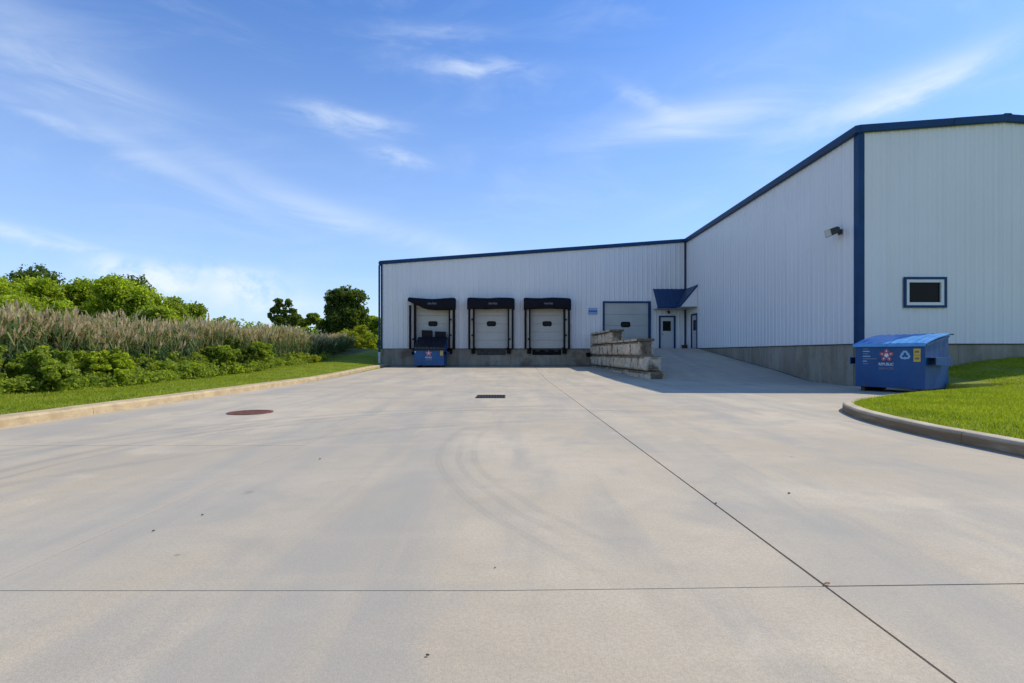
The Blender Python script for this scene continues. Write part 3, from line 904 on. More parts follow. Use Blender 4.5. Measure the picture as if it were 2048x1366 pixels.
m = MB(); m.prism([v(XA + .02, YA, CB - .068), v(XA + .02, YA, CT - .052), v(XA + .02, YA - PJ + .03, CB - .068)], (.04, 0, 0)); m.build('gable_infill', SIDING, cp)
m = MB(); m.loft([[v(XS, YF - .02, CT + .03), v(XS, YF - .02, CT - .10), v(XS, YF + .017, CT - .10), v(XS, YF + .017, CT + .03)], [v(XS - PJ, YF - .02, CB + .03), v(XS - PJ, YF - .02, CB - .10), v(XS - PJ, YF + .017, CB - .10), v(XS - PJ, YF + .017, CB + .03)]], True)
m.build('canopy_rake', BLUE, cp)
m = MB(); m.tube([(bx(1336), YA - .01, bz(623)), (bx(1336), YA - .12, bz(623))], [.06, .06]); m.tube([(bx(1336), YA - .12, bz(624)), (bx(1336), YA - .20, bz(626.5))], [.09, .07]); m.build('entrance_lamp', BRONZE, cp)

# ---- end wall window
wn = empty('window', parent=wh)
m = MB()
f1 = .075
def ringbox(m, x0, x1, z0, z1, w, y0, y1):
    m.box(x0, x1, y0, y1, z0, z0 + w); m.box(x0, x1, y0, y1, z1 - w, z1)
    m.box(x0, x0 + w, y0, y1, z0 + w, z1 - w); m.box(x1 - w, x1, y0, y1, z0 + w, z1 - w)
ringbox(m, WX0 - f1, WX1 + f1, WZ0 - f1, WZ1 + f1, f1 + .004, YN - .075, YN - .034); m.build('window_trim', BLUE, wn)
m = MB(); ringbox(m, WX0 + .005, WX1 - .005, WZ0 + .005, WZ1 - .005, .095, YN - .06, YN + .04); m.build('window_frame', WHITEV, wn)
box('pane', WX0 + .10, WX1 - .10, YN + .005, YN + .02, WZ0 + .10, WZ1 - .10, GLASSD, wn)

# ------------------------------------------------------------------ wall lamp
L0 = Vector((XI - .035, 18.05, CZ - (464 - HY) * 18.05 / F))
wl = empty('wall_lamp', L0); tag(wl, 'dark bronze floodlight high on the tall side wall near its corner', 'lamp')
m = MB(); m.box(-.05, 0, -.09, .09, -.09, .09, .01); m.build('mounting_plate', BRONZE, wl)
m = MB(); m.tube([(-.05, 0, .0), (-.16, 0, .05)], .035); m.build('arm', BRONZE, wl)
m = MB()
hd = [[(-.12, -.15, .10), (-.12, .15, .10), (-.12, .15, -.06), (-.12, -.15, -.06)], [(-.24, -.19, .12), (-.24, .19, .12), (-.24, .19, -.12), (-.24, -.19, -.12)], [(-.46, -.19, .04), (-.46, .19, .04), (-.40, .19, -.19), (-.40, -.19, -.19)]]
m.loft([[Vector(p) + Vector((0, 0, .03)) for p in r_] for r_ in hd], True); hdo = m.build('lamp_housing', BRONZE, wl)
m = MB(); m.loft([[(-.475, -.16, .055), (-.475, .16, .055), (-.415, .16, -.145), (-.415, -.16, -.145)], [(-.455, -.16, .045), (-.455, .16, .045), (-.40, .16, -.145), (-.40, -.16, -.145)]], True); m.build('lens', LENS, hdo)

# ------------------------------------------------------------------ sign by the drive-in door
sg = empty('wall_sign', (bx(1185.5), YB - .04, bz(622.5))); tag(sg, 'small blue notice on the wall left of the drive in door', 'sign')
box('sign_board', -.28, .28, -.02, 0, -.20, .20, SIGNB, sg, .004)
box('printed_band', -.26, .26, -.022, -.0205, .06, .18, SIGNL, sg)
box('printed_band', -.26, .26, -.022, -.0205, -.17, -.08, SIGNL, sg)

# ------------------------------------------------------------------ downspout foot at the left corner
dn = empty('downspout', (XL - .12, YB - .10, 0)); tag(dn, 'white plastic downspout foot at the left corner of the warehouse', 'downspout')
m = MB(); m.tube([(0, 0, .25), (0, 0, .62), (.0, .0, 1.12)], [.075, .075, .075], 10); m.tube([(0, 0, 1.08), (0, 0, 1.17)], [.095, .095], 10); m.build('pipe', PVC, dn)
m = MB(); m.box(-.05, .05, -.05, .05, 1.16, roof_z(XL) - .2); m.build('upper_pipe', BLUE, dn)

# ------------------------------------------------------------------ clay block by the entrance
cb = empty('doorstop_block', (bx(1366), YB - .30, ramp_z(34) + .004)); tag(cb, 'small brown block on the ground between the two entrance doors', 'block')
m = MB(); ringbox(m, -.16, .16, 0, .24, .05, -.10, .10); m.box(-.02, .02, -.10, .10, .05, .19); m.v = [tuple(Vector(p)) for p in m.v]; m.build('block_shell', RUSTC, cb)
box('block_core', -.11, .11, .02, .09, .05, .19, RUSTC, cb)

# ------------------------------------------------------------------ retaining wall of big split-faced blocks
rw = empty('retaining_wall', (5.6, 21, 0)); rw.location = (0, 0, 0)
tag(rw, 'stepped retaining wall of large tan split faced blocks beside the ramp', 'retaining wall')
P0, P1 = Vector((5.60, 21.45, 0)), Vector((5.20, 34.0, 0))
dirw = (P1 - P0).normalized(); nw = Vector((dirw.y, -dirw.x, 0))     # nw points to +x (ramp side)
LW = (P1 - P0).length
BH, BW = .645, .70
rng = random.Random(5)
def block(s0, s1, z0, z1, head):
    """one block, rough on its yard face and on its end when it is the last of a course"""
    nu, nv = 9, 6
    m = MB()
    def pt(u, w, z): return P0 + dirw * u + nw * w + Vector((0, 0, z))
    a, b = s0 + .018, s1 - .018; c, d = z0 + .014, z1 - .014
    sd = rng.random() * 50
    split = rng.random() < .55
    def rough(u, z, ed):
        n_ = mn.noise((u * 3.1 + sd, z * 3.1, sd)) * .09 + mn.noise((u * 8 + sd, z * 8, sd)) * .04
        if split: n_ -= .06 * math.exp(-((u - (a + b) / 2) / .06) ** 2)
        return ed * (.075 + n_)
    rings = []
    # closed loop around the block in plan, rings go up
    us = [a + (b - a) * i / nu for i in range(nu + 1)]
    for j in range(nv + 1):
        z = c + (d - c) * j / nv; ez = 0 if j in (0, nv) else 1
        ring = []
        for i, u in enumerate(us):
            ed = ez * (0 if i in (0, nu) else 1)
            ring.append(pt(u, .02 - rough(u, z, ed) + (1 - ed) * .02, z))
        for i in range(1, 4): ring.append(pt(b, BW * i / 4, z))
        for i, u in enumerate(us[::-1]): ring.append(pt(u, BW, z))
        for i in range(1, 4):
            w = BW * (4 - i) / 4
            ring.append(pt(a - (rough(w + 9, z, ez) if head else 0), w, z))
        rings.append(ring)
    m.loft(rings, True)
    return m.build('block', BLOCK, rw)
starts = [0.0, .50, 1.55, 7.0]
for cidx in range(4):
    z0 = -.305 + cidx * BH; z1 = z0 + BH
    s_ = starts[cidx]; first = True
    while s_ < LW - .15:
        l_ = rng.choice([.95, 1.17, 1.17, 1.3]) if not first else rng.choice([.8, 1.17])
        e = min(s_ + l_, LW)
        if LW - e < .35: e = LW
        block(s_, e, z0, z1, first)
        first = False; s_ = e
# cap slab on the third course end and on top course
for (a, b, z) in ((starts[2] - .04, starts[3] - .02, -.305 + 3 * BH), (starts[3] - .06, LW, -.305 + 4 * BH)):
    q = a
    while q < b - .2:
        e = min(q + 1.2, b)
        m = MB()
        def pt(u, w, zz): return P0 + dirw * u + nw * w + Vector((0, 0, zz))
        j = rng.uniform(-.02, .02)
        rr = []
        for zz, o in ((z + .002, .02), (z + .03, .045), (z + .085, .04), (z + .11, .015)):
            rr.append([pt(q + .008, -o + j, zz), pt(e - .008, -o + j, zz), pt(e - .008, BW + o, zz), pt(q + .008, BW + o, zz)])
        m.loft(rr, True); m.build('cap_stone', BLOCK, rw)
        q = e
# dark box at the foot of the wall against the dock
pb = empty('conduit_box', (5.02, YB - .12, 1.0)); tag(pb, 'small dark box on the foundation beside the block wall', 'utility box')
box('box_body', -.14, .10, -.10, .10, -.12, .10, RUBBER, pb, .01)
box('box_lid', -.15, .11, -.11, .11, .101, .13, RUBBER, pb, .005)

# ------------------------------------------------------------------ recycling bins
def star_emblem(parent, x, z, r, y, five=True):
    """five petalled emblem"""
    e = empty('emblem', (x, y, z), parent=parent)
    for k in range(5):
        a = R(90 + 72 * k)
        c = Vector((math.cos(a), 0, math.sin(a))); t_ = Vector((-c.z, 0, c.x))
        pts = [c * r * .30 + t_ * r * .16, c * r * .62 + t_ * r * .33, c * r * .98 + t_ * r * .14, c * r * 1.0 - t_ * r * .14, c * r * .62 - t_ * r * .33, c * r * .30 - t_ * r * .16]
        m = MB(); m.prism(pts[::-1], (0, .002, 0)); m.build('petal', RED, e)
        m = MB(); pts2 = [c * r * .52 + t_ * r * .09, c * r * .78 + t_ * r * .05, c * r * .78 - t_ * r * .05, c * r * .52 - t_ * r * .09]
        m.prism([p - Vector((0, .001, 0)) for p in pts2[::-1]], (0, .0009, 0)); m.build('petal_mark', WHT, e)
    m = MB(); m.prism([(r * .36 * math.cos(R(36 * q + 18)) * (1 if q % 2 else .72), -.0015, r * .36 * math.sin(R(36 * q + 18)) * (1 if q % 2 else .72)) for q in range(10)], (0, .003, 0)); m.build('star', WHT, e)
    return e
def recycle_mark(parent, x, z, r, y):
    e = empty('recycling_symbol', (x, y, z), parent=parent)
    for k in range(3):
        a = R(90 + 120 * k)
        ca, sa = math.cos(a - R(90)), math.sin(a - R(90))
        def rt(p): return (p[0] * ca - p[1] * sa, 0, p[0] * sa + p[1] * ca)
        band = [(-.30, .98), (.30, .98), (.62, .42), (.30, .24), (.10, .62), (-.10, .62), (-.24, .38), (-.56, .56)]
        m = MB(); m.prism([rt((p[0] * r, p[1] * r)) for p in band], (0, .002, 0)); m.build('arrow', SKYB, e)
        m = MB(); m.prism([rt((p[0] * r, p[1] * r)) for p in [(.80, .52), (.14, .14), (.70, .02)]], (0, .002, 0)); m.build('arrow', SKYB, e)
    return e
def make_bin(loc, rz, wide, depth, hf, hb, lid, label, side):
    """front is local -y, origin on the ground at the middle of the front"""
    b = empty('recycling_bin', loc, rz)
    tag(b, label, 'bin', 'blue steel recycling bins')
    w = wide / 2
    m = MB(); tk = .012; z0 = .12
    lean = .0
    # shell: front, back, sides, floor with thickness
    def slabp(pts, d): m.prism(pts, d)
    slabp([(-w, 0, z0), (w, 0, z0), (w, 0, hf), (-w, 0, hf)], (0, .02, 0))
    slabp([(-w, depth - .02, z0), (w, depth - .02, z0), (w, depth - .02, hb), (-w, depth - .02, hb)], (0, .02, 0))
    for s_ in (-1, 1):
        x = s_ * w - (.02 if s_ > 0 else 0)
        slabp([(x, .021, z0), (x, depth - .021, z0), (x, depth - .021, hb), (x, .021, hf)], (.02, 0, 0))
    m.box(-w + .021, w - .021, .021, depth - .021, z0, z0 + .02)
    m.build('bin_body', BINB, b)
    m = MB()     # rim and ribs
    m.box(-w - .02, w + .02, -.03, .0, hf - .06, hf)
    for s_ in (-1, 1):
        x = s_ * (w + .016)
        m.loft([[(x - .016, 0, hf - .06), (x + .016, 0, hf - .06), (x + .016, 0, hf), (x - .016, 0, hf)], [(x - .016, depth, hb - .06), (x + .016, depth, hb - .06), (x + .016, depth, hb), (x - .016, depth, hb)]], True)
    m.box(-w - .02, w + .02, depth + .001, depth + .03, hb - .06, hb)
    m.build('top_rim', BINB, b)
    m = MB()
    for s_ in (-.8, .8):
        m.box(s_ * w - .05, s_ * w + .05, .06, depth - .06, .0, .118)
    m.build('skid', STEELD, b)
    # fork pockets
    for s_ in (-1, 1):
        fp = MB(); x0, x1 = (w + .034, w + .20) if s_ > 0 else (-w - .20, -w - .034)
        zc = z0 + .66
        x0b, x1b = (w + .001, w + .20) if s_ > 0 else (-w - .20, -w - .001)
        ya, yb = depth * .08, depth * .74
        fp.box(x0b, x1b, ya, yb, zc + .17, zc + .185); fp.box(x0b, x1b, ya, yb, zc - .02, zc - .005)
        xo = x1b - .015 if s_ > 0 else x0b
        fp.box(xo, xo + .015, ya, yb, zc - .005, zc + .17)
        fp.build('fork_pocket', BINB, b)
    # lids
    lw = w * 2 / 2
    for k in range(2):
        x0 = -w - .03 + k * (w + .035); x1 = x0 + w + .025
        m = MB(); N_ = 9; rings = []
        for q in range(N_ + 1):
            t_ = q / N_; y = -.07 + (depth + .10) * t_; z = hf + .012 + (hb - hf) * (y / depth) + .035 * math.sin(math.pi * t_)
            hh = .035 if q else .03
            ring = [(x0, y, z - .05 if 1 else z)]
            K = 13; up = []
            for a in range(K + 1):
                u = a / K; rib = .014 if a % 3 == 1 else 0
                up.append((x0 + (x1 - x0) * u, y, z + hh * (1 if 0 < a < K else .2) + rib))
            rings.append(up + [(x1, y, z - .012), (x0, y, z - .012)])
        m.loft(rings, True)
        # lip at the front
        zf = hf + .012 + (hb - hf) * (-.07 / depth)
        m.box(x0, x1, -.085, -.0705, zf - .06, zf + .03)
        m.build('lid', lid, b)
    m = MB(); m.tube([(-w - .05, depth + .05, hb + .02), (w + .10, depth + .05, hb + .02)], .016, 8); m.build('lid_rod', STEELD, b)
    return b
th = R(-60)
k_ = .932
fl_, fr2 = Vector((10.8, 16.45, 0)) * k_, Vector((11.715, 14.865, 0)) * k_
mid_ = (fl_ + fr2) / 2
bin1 = make_bin((mid_.x, mid_.y, .01), th, 1.73, 1.36, 1.32, 1.58, LIDB, 'large blue recycling bin with a pale blue lid at the corner by the lawn', 1)
star_emblem(bin1, -.05, 1.02, .18, -.004)
text_mesh('company_name', 'REPUBLIC', .105, WHT, bin1, (-.06, -.003, .77), (R(90), 0, 0), .37)
text_mesh('company_name', 'SERVICES', .10, FADED, bin1, (-.06, -.003, .65), (R(90), 0, 0), .36)
recycle_mark(bin1, .40, 1.02, .13, -.004)
for z_ in (1.115, .935):
    st = box('warning_sticker', .60, .76, -.004, -.001, z_ - .085, z_ + .085, YEL, bin1)
    box('sticker_print', .63, .73, -.0055, -.0042, z_ - .025, z_ + .03, YELD, st)
for q, (wd, zz) in enumerate(((.16, 1.20), (.20, 1.13), (.16, 1.06), (.22, .99), (.40, .92), (.12, .85), (.16, .78))):
    box('rule_line', -.66, -.66 + wd * .9, -.003, -.001, zz - .014, zz + .014, SKYB if q % 2 else FADED, bin1)
bin2 = make_bin((bx(858) * 31.9 / YB + .0, 31.9, yard_z(0, 31.9) + .01), 0, 1.80, 1.62, 1.12, 1.84, LIDK, 'blue recycling bin with black lids parked against the left loading dock', 1)
star_emblem(bin2, -.02, .86, .19, -.004)
text_mesh('company_name', 'REPUBLIC', .12, WHT, bin2, (-.02, -.003, .60), (R(90), 0, 0), .40)
text_mesh('company_name', 'SERVICES', .10, FADED, bin2, (-.02, -.003, .46), (R(90), 0, 0), .38)
for z_ in (.95, .79):
    st = box('warning_sticker', .68, .84, -.004, -.001, z_ - .07, z_ + .07, YEL, bin2)
    box('sticker_print', .72, .80, -.0055, -.0042, z_ - .02, z_ + .025, YELD, st)
box('warning_sticker', -.86, -.80, -.004, -.001, .90, .98, WHT, bin2)
for x0, x1, z1 in ((-.73, -.03, .44), (.12, .82, .36)):       # lid flaps thrown open at the back
    m = MB(); m.loft([[(x0, 1.70, 1.88), (x1, 1.70, 1.88), (x1, 1.74, 1.88), (x0, 1.74, 1.88)], [(x0 + .0, 1.60, 1.90 + z1), (x1, 1.60, 1.88 + z1), (x1, 1.64, 1.88 + z1), (x0, 1.64, 1.90 + z1)]], True)
    m.build('raised_lid_flap', LIDK, bin2)

# ------------------------------------------------------------------ manhole and storm drain
mh = empty('manhole', (-4.75, 9.57, .003)); tag(mh, 'round rusty manhole cover set in the concrete yard', 'manhole cover')
def rust_fn(t, b):
    p = geo_pos(t); n = t.noise(p, 8, 5, .7)
    t.put(b.inputs['Base Color'], t.mix(t.ramp(n, .35, .65), (.13, .045, .028), (.22, .085, .045)))
RUST = material('rusted_cast_iron', rust_fn, .8)
def disc(m, r0, r1, z0, z1, n=40):
    o = [(r1 * math.cos(6.28318 * i / n), r1 * math.sin(6.28318 * i / n)) for i in range(n)]
    if r0 <= 0:
        m.loft([[(a, b, z0) for a, b in o], [(a, b, z1) for a, b in o]], True); return
    i_ = [(a * r0 / r1, b * r0 / r1) for a, b in o]
    m.loft([[(a, b, z0) for a, b in o], [(a, b, z1) for a, b in o], [(a, b, z1) for a, b in i_], [(a, b, z0) for a, b in i_]])
m = MB(); disc(m, .325, .385, -.002, .012); m.build('manhole_frame', RUST, mh)
m = MB(); disc(m, 0, .318, -.002, .007)
for a in range(-3, 4):
    for c in range(-3, 4):
        if a * a + c * c < 11: m.box(a * .085 - .025, a * .085 + .025, c * .085 - .025, c * .085 + .025, .0065, .012)
m.build('manhole_lid', RUST, mh)
sd_ = empty('storm_drain', (-.50, 13.1, .003)); tag(sd_, 'dark slotted storm drain grate in front of the loading docks', 'drain grate')
m = MB(); m.box(-.36, .36, -.40, .40, .0005, .002); m.build('drain_sump', RUBBER, sd_)
m = MB()
for a, b, c, d in ((-.36, .36, -.40, -.36), (-.36, .36, .36, .40), (-.36, -.32, -.359, .359), (.32, .36, -.359, .359)): m.box(a, b, c, d, .0021, .016)
m.build('drain_frame', STEELD, sd_)
q = -.28
while q < .30:
    box('grate_bar', q - .013, q + .013, -.358, .358, .003, .014, STEELD, sd_); q += .07

# ------------------------------------------------------------------ litter on the concrete
def yard_pt(u, v):
    Y = F * CZ / (v - HY); return ((u - CX) * Y / F, Y)
PEB = material('dark_pebble', plain((.05, .045, .04), .3, 60), .9)
LEAFB = material('dry_leaf', plain((.30, .10, .03), .2, 60), .8)
for (u, v_, r, lab) in ((405, 1031, .008, 'dark pebble on the left part of the yard, the farther of a pair'),
                        (307, 1063, .008, 'dark pebble on the left part of the yard, the nearer of a pair'),
                        (855, 1313, .007, 'dark pebble lying nearest to the camera on the concrete'),
                        (1578, 988, .011, 'dark flat pebble on the right hand slabs beyond the long joint'),
                        (640, 919, .010, 'dark pebble above the middle left of the yard near the curved tyre mark'),
                        (990, 1137, .005, 'tiny pebble just above the nearest cross joint'),
                        (1432, 1008, .009, 'dark pebble close to the long diagonal joint')):
    x, y = yard_pt(u, v_)
    m = MB(); rings = []
    for j in range(5):
        ph = -1.2 + 2.5 * j / 4
        rings.append([(x + r * math.cos(ph) * math.cos(a) * (1 + .25 * math.sin(3 * a + u)), y + r * .7 * math.cos(ph) * math.sin(a), .003 + r * .45 * (1 + math.sin(ph))) for a in [6.28318 * i / 9 for i in range(9)]])
    m.loft(rings, True); tag(m.build('pebble', PEB), lab, 'pebble', 'loose pebbles on the yard')
x, y = yard_pt(1653, 1171)
m = MB(); m.loft([[(x - .018, y, .006), (x - .006, y - .007, .010), (x + .012, y - .004, .008), (x + .02, y + .003, .012), (x + .002, y + .009, .012)], [(x - .018, y, .007), (x - .006, y - .007, .011), (x + .012, y - .004, .009), (x + .02, y + .003, .013), (x + .002, y + .009, .013)]], True)
tag(m.build('dry_leaf', LEAFB), 'small dry orange leaf where two slab joints cross', 'leaf')

# ------------------------------------------------------------------ vegetation
G = np.random.default_rng(11)
def leaf_quads(C, N, size, rg, flat=.55):
    """leaf shaped quads around centres C with outward bias N"""
    n = len(C)
    d = rg.normal(size=(n, 3)); d = d / np.linalg.norm(d, axis=1, keepdims=True)
    nn = N * flat + d; nn[:, 2] += .25; nn /= np.linalg.norm(nn, axis=1, keepdims=True)
    a = np.cross(nn, rg.normal(size=(n, 3))); a /= np.linalg.norm(a, axis=1, keepdims=True)
    b = np.cross(nn, a)
    s = size * rg.uniform(.6, 1.35, (n, 1))
    w = s * rg.uniform(.32, .5, (n, 1))
    V = np.stack([C - a * s * .5, C + b * w + nn * s * .08, C + a * s * .5 - nn * s * .06, C - b * w + nn * s * .08], 1)
    return V.reshape(-1, 3), np.arange(n * 4).reshape(-1, 4)
def crown(name, blobs, n, size, mat, parent, seed, clump=.34, nclump=16, tone_mu=.5, lower=.15):
    rg = np.random.default_rng(seed)
    bl = np.array(blobs, float)
    wgt = (bl[:, 3] * bl[:, 4] * bl[:, 5]) ** .67; wgt /= wgt.sum()
    CC = []; RR = []; NN = []; TT = []
    for b, w in zip(bl, wgt):
        k = max(5, int(nclump * len(bl) * w))
        d = rg.normal(size=(k, 3)); d[:, 2] += .25; d /= np.linalg.norm(d, axis=1, keepdims=True)
        rr = rg.uniform(.35, 1.0, (k, 1)) ** .5
        CC.append(b[:3] + d * b[3:6] * rr * .86); RR.append(np.full(k, clump * b[3:6].mean()) * rg.uniform(.55, 1.2, k)); NN.append(d); TT.append(rg.normal(0, .16, k))
    CC = np.concatenate(CC); RR = np.concatenate(RR); NN = np.concatenate(NN); TT = np.concatenate(TT)
    p = RR ** 2; p /= p.sum()
    idx = rg.choice(len(CC), n, p=p)
    d = rg.normal(size=(n, 3)); d /= np.linalg.norm(d, axis=1, keepdims=True)
    r = rg.uniform(0, 1, (n, 1)) ** .45
    d[:, 2] *= .72
    C = CC[idx] + d * r * RR[idx][:, None]
    V, Q = leaf_quads(C, d * .8 + NN[idx] * .4, size, rg)
    tone = np.clip(tone_mu + TT[idx] + rg.normal(0, .16, n), 0, 1)
    return fast(name, V, Q, mat, parent, np.repeat(tone, 4))
def tree(name, x, y, z, h, blobs, n, size, mat, label, cat='tree', group=None, seed=1, tr=.2, limbs=5, **kw):
    """blobs relative to the foot: (dx, dy, dz, rx, ry, rz)"""
    o = empty(name, (x, y, z)); tag(o, label, cat, group)
    rg = random.Random(seed)
    m = MB()
    m.tube([(0, 0, -.15), (.05 * h * rg.uniform(-.3, .3), 0, h * .3), (.06 * h * rg.uniform(-.5, .5), .02 * h, h * .6), (0, 0, h * .85)], [tr, tr * .75, tr * .45, tr * .15], 8)
    for k in range(limbs):
        b = blobs[rg.randrange(len(blobs))]
        z0 = h * rg.uniform(.22, .5)
        m.tube([(0, 0, z0), (b[0] * .45, b[1] * .45, z0 + (b[2] - z0) * .6), (b[0] * .9 + rg.uniform(-.2, .2), b[1] * .9, b[2] + b[5] * .3)], [tr * .5, tr * .3, tr * .07], 6)
    m.build('trunk', BARK, o, True)
    crown('crown', blobs, n, size, mat, o, seed, **kw)
    return o
def mkblobs(seed, k, w, h0, h1, r, dep=None, top=.6):
    rg = random.Random(seed); o = []
    dep = dep or w
    for i in range(k):
        t_ = rg.random(); z = h0 + (h1 - h0) * t_
        wid = w * (1 - top * t_ ** 1.5)
        o.append((rg.uniform(-wid, wid), rg.uniform(-dep, dep) * (1 - top * t_), z, r * rg.uniform(.7, 1.25), r * rg.uniform(.7, 1.25), r * rg.uniform(.6, .95)))
    return o
def gz(x, y): return ground_z(x, y)

# reeds: one mass nobody could count
def reeds():
    rg = np.random.default_rng(3)
    N = 15000
    y = rg.uniform(7.5, 41, N); dep = rg.exponential(3.2, N)
    dep = np.clip(dep, 0, 16)
    x = -12.2 - .012 * (y - 10) - dep + rg.normal(0, .25, N)
    keep = (x / y > -1.35) & ~((y > 30) & (x > -12.1)) 
    x, y = x[keep], y[keep]
    # patchiness
    pn = np.array([mn.noise((a * .35, b * .35, 2)) for a, b in zip(x, y)])
    pn2 = np.array([mn.noise((a * 1.1, b * 1.1, 6)) for a, b in zip(x, y)])
    hgt = 1.44 + .36 * pn + .26 * pn2 + rg.normal(0, .24, len(x)) + .16 * ns(0, 4, -12.5 - x) + .06 * ns(30, 10, y)
    hgt *= 1 - .42 * ns(30, 41, y)
    z = np.array([gz(a, b) for a, b in zip(x, y)])
    n = len(x)
    base = np.stack([x, y, z], 1)
    lean = rg.normal(0, .17, (n, 2)) + np.array([.05, -.02])
    Vs, Qs, Ts = [], [], []; off = 0
    def emit(P, tone):        # P: (m, 4, 3)
        nonlocal off
        m_ = len(P); Vs.append(P.reshape(-1, 3)); Qs.append(np.arange(m_ * 4).reshape(-1, 4) + off); off += m_ * 4
        Ts.append(np.repeat(tone, 4) if tone.ndim == 1 else tone.reshape(-1))
    def pt(t_):               # point along the stem
        b = base.copy(); b[:, 0] += lean[:, 0] * hgt * t_ ** 1.6; b[:, 1] += lean[:, 1] * hgt * t_ ** 1.6; b[:, 2] += hgt * t_
        return b
    ang = rg.uniform(0, 6.283, n); sd = np.stack([np.cos(ang), np.sin(ang), np.zeros(n)], 1)
    for t0, t1, w0, w1 in ((0, .5, .011, .010), (.5, .98, .010, .006)):
        a, b = pt(np.full(n, t0)), pt(np.full(n, t1))
        T = np.stack([np.full(n, .30 + t0 * .5), np.full(n, .30 + t0 * .5), np.full(n, .30 + t1 * .5), np.full(n, .30 + t1 * .5)], 1) + rg.normal(0, .06, (n, 1))
        emit(np.stack([a - sd * w0, a + sd * w0, b + sd * w1, b - sd * w1], 1), T)
    for k in range(9):
        t_ = np.clip(rg.uniform(.12, .92, n), 0, 1)
        a = pt(t_); an = rg.uniform(0, 6.283, n); out = np.stack([np.cos(an), np.sin(an), np.zeros(n)], 1); up = np.array([0, 0, 1.])
        L = rg.uniform(.28, .62, n)[:, None]; w = .016 + .008 * rg.random((n, 1))
        pr = np.cross(out, up)
        mid_p = a + out * L * .35 + up * L * .55; end = a + out * L * .85 + up * L * rg.uniform(.2, .75, (n, 1))
        tone = np.clip(.05 + .36 * ns(.35, .98, t_) + .18 * pn2 + rg.normal(0, .12, n), 0, .8)
        emit(np.stack([a - pr * w * .5, a + pr * w * .5, mid_p + pr * w, mid_p - pr * w], 1), tone)
        emit(np.stack([mid_p - pr * w, mid_p + pr * w, end + pr * .002, end - pr * .002], 1), tone + .03)
    has = rg.random(n) < .50
    for k in range(4):
        t_ = np.full(n, .90) + rg.normal(0, .02, n)
        a = pt(t_)[has]; m_ = len(a)
        an = rg.uniform(0, 6.283, m_); out = np.stack([np.cos(an), np.sin(an), np.zeros(m_)], 1)
        L = rg.uniform(.22, .38, (m_, 1)); lx = lean[has]
        tip = a + np.array([0, 0, 1.]) * L + out * L * .18 + np.stack([lx[:, 0], lx[:, 1], np.zeros(m_)], 1) * L
        mid_p = (a + tip) / 2 + out * L * .12; pr = np.cross(out, [0, 0, 1.]); w = rg.uniform(.020, .042, (m_, 1))
        tone = np.clip(.86 + rg.normal(0, .10, m_), .6, 1)
        emit(np.stack([a, mid_p + pr * w, tip, mid_p - pr * w], 1), tone)
    o = fast('reed_bed', np.concatenate(Vs), np.concatenate(Qs), REED, None, np.concatenate(Ts))
    tag(o, 'dense bed of tall reeds with tan plumes behind the verge', 'reeds', kind='stuff')
reeds()

# low leafy growth in front of the reeds: mass
def undergrowth():
    rg = np.random.default_rng(8)
    bl = []
    for i in range(300):
        y = rg.uniform(7.5, 24); x = -10.35 - .03 * y + .25 * mn.noise((3, y * .5, 1)) - abs(rg.normal(0, .55)) 
        h = rg.uniform(.25, .62) * (1 - .25 * ns(16, 23, y))
        if mn.noise((x * .5, y * .45, 9)) < -.22: h *= .5
        bl.append((x, y, gz(x, y) + h * .5, rg.uniform(.25, .5), rg.uniform(.25, .5), h * .62))
    for i in range(170):
        y = rg.uniform(7.5, 30); x = -10.7 - .03 * y - abs(rg.normal(0, .5)); h = rg.uniform(.45, .95) * (1 - .3 * ns(16, 26, y))
        bl.append((x, y, gz(x, y) + h * .7, .10, .10, h * .45))
    for i in range(80):
        y = rg.uniform(23, 34); x = -11.3 - .012 * y - abs(rg.normal(0, .35)); h = rg.uniform(.12, .40)
        bl.append((x, y, gz(x, y) + h * .4, .35, .4, h * .6))
    o = crown('undergrowth', bl, 90000, .085, LEAF_M, None, 4, clump=.62, nclump=6, tone_mu=.6)
    tag(o, 'low tangled leafy growth along the foot of the reeds', 'undergrowth', kind='stuff')
undergrowth()

# bushes that stand out
def bush(x, y, w, h, n, size, mat, label, seed, tone=.5, **kw):
    z = gz(x, y)
    bl = mkblobs(seed, 7, w * .5, h * .3, h * .78, w * .36, top=.45)
    return tree('bush', x, y, z, h * .7, bl, n, size, mat, label, 'bush', None, seed, .03, 5, tone_mu=tone, **kw)
bush(-10.9, 12.0, 1.25, 1.0, 9000, .075, LEAF_M, 'rounded leafy green bush at the left end of the verge, nearest the camera', 21, .55)
bush(-11.3, 14.5, 1.1, .95, 6500, .075, LEAF_L, 'pale green bush behind the verge, next to the nearest bush', 22, .45)
bush(-11.3, 20.2, 1.1, 1.20, 6000, .085, LEAF_M, 'upright green bush at the foot of the reeds, left of the dark tall bush', 24, .5)
bush(-11.6, 22.3, 1.0, 1.75, 6000, .085, LEAF_D, 'dark tall thin bush standing halfway along the reeds', 25, .55)
bush(-11.3, 24.0, 1.0, 1.3, 5000, .085, LEAF_M, 'mid green bush just right of the dark tall bush', 26, .6)
bush(-15.2, 50.0, 3.6, 2.9, 12000, .17, LEAF_Y, 'yellow green bush at the foot of the dark tree near the warehouse', 27, .55)
bush(-12.2, 31.0, 1.2, .75, 3500, .10, LEAF_Y, 'low yellow green bush at the end of the reed bed', 28, .6)

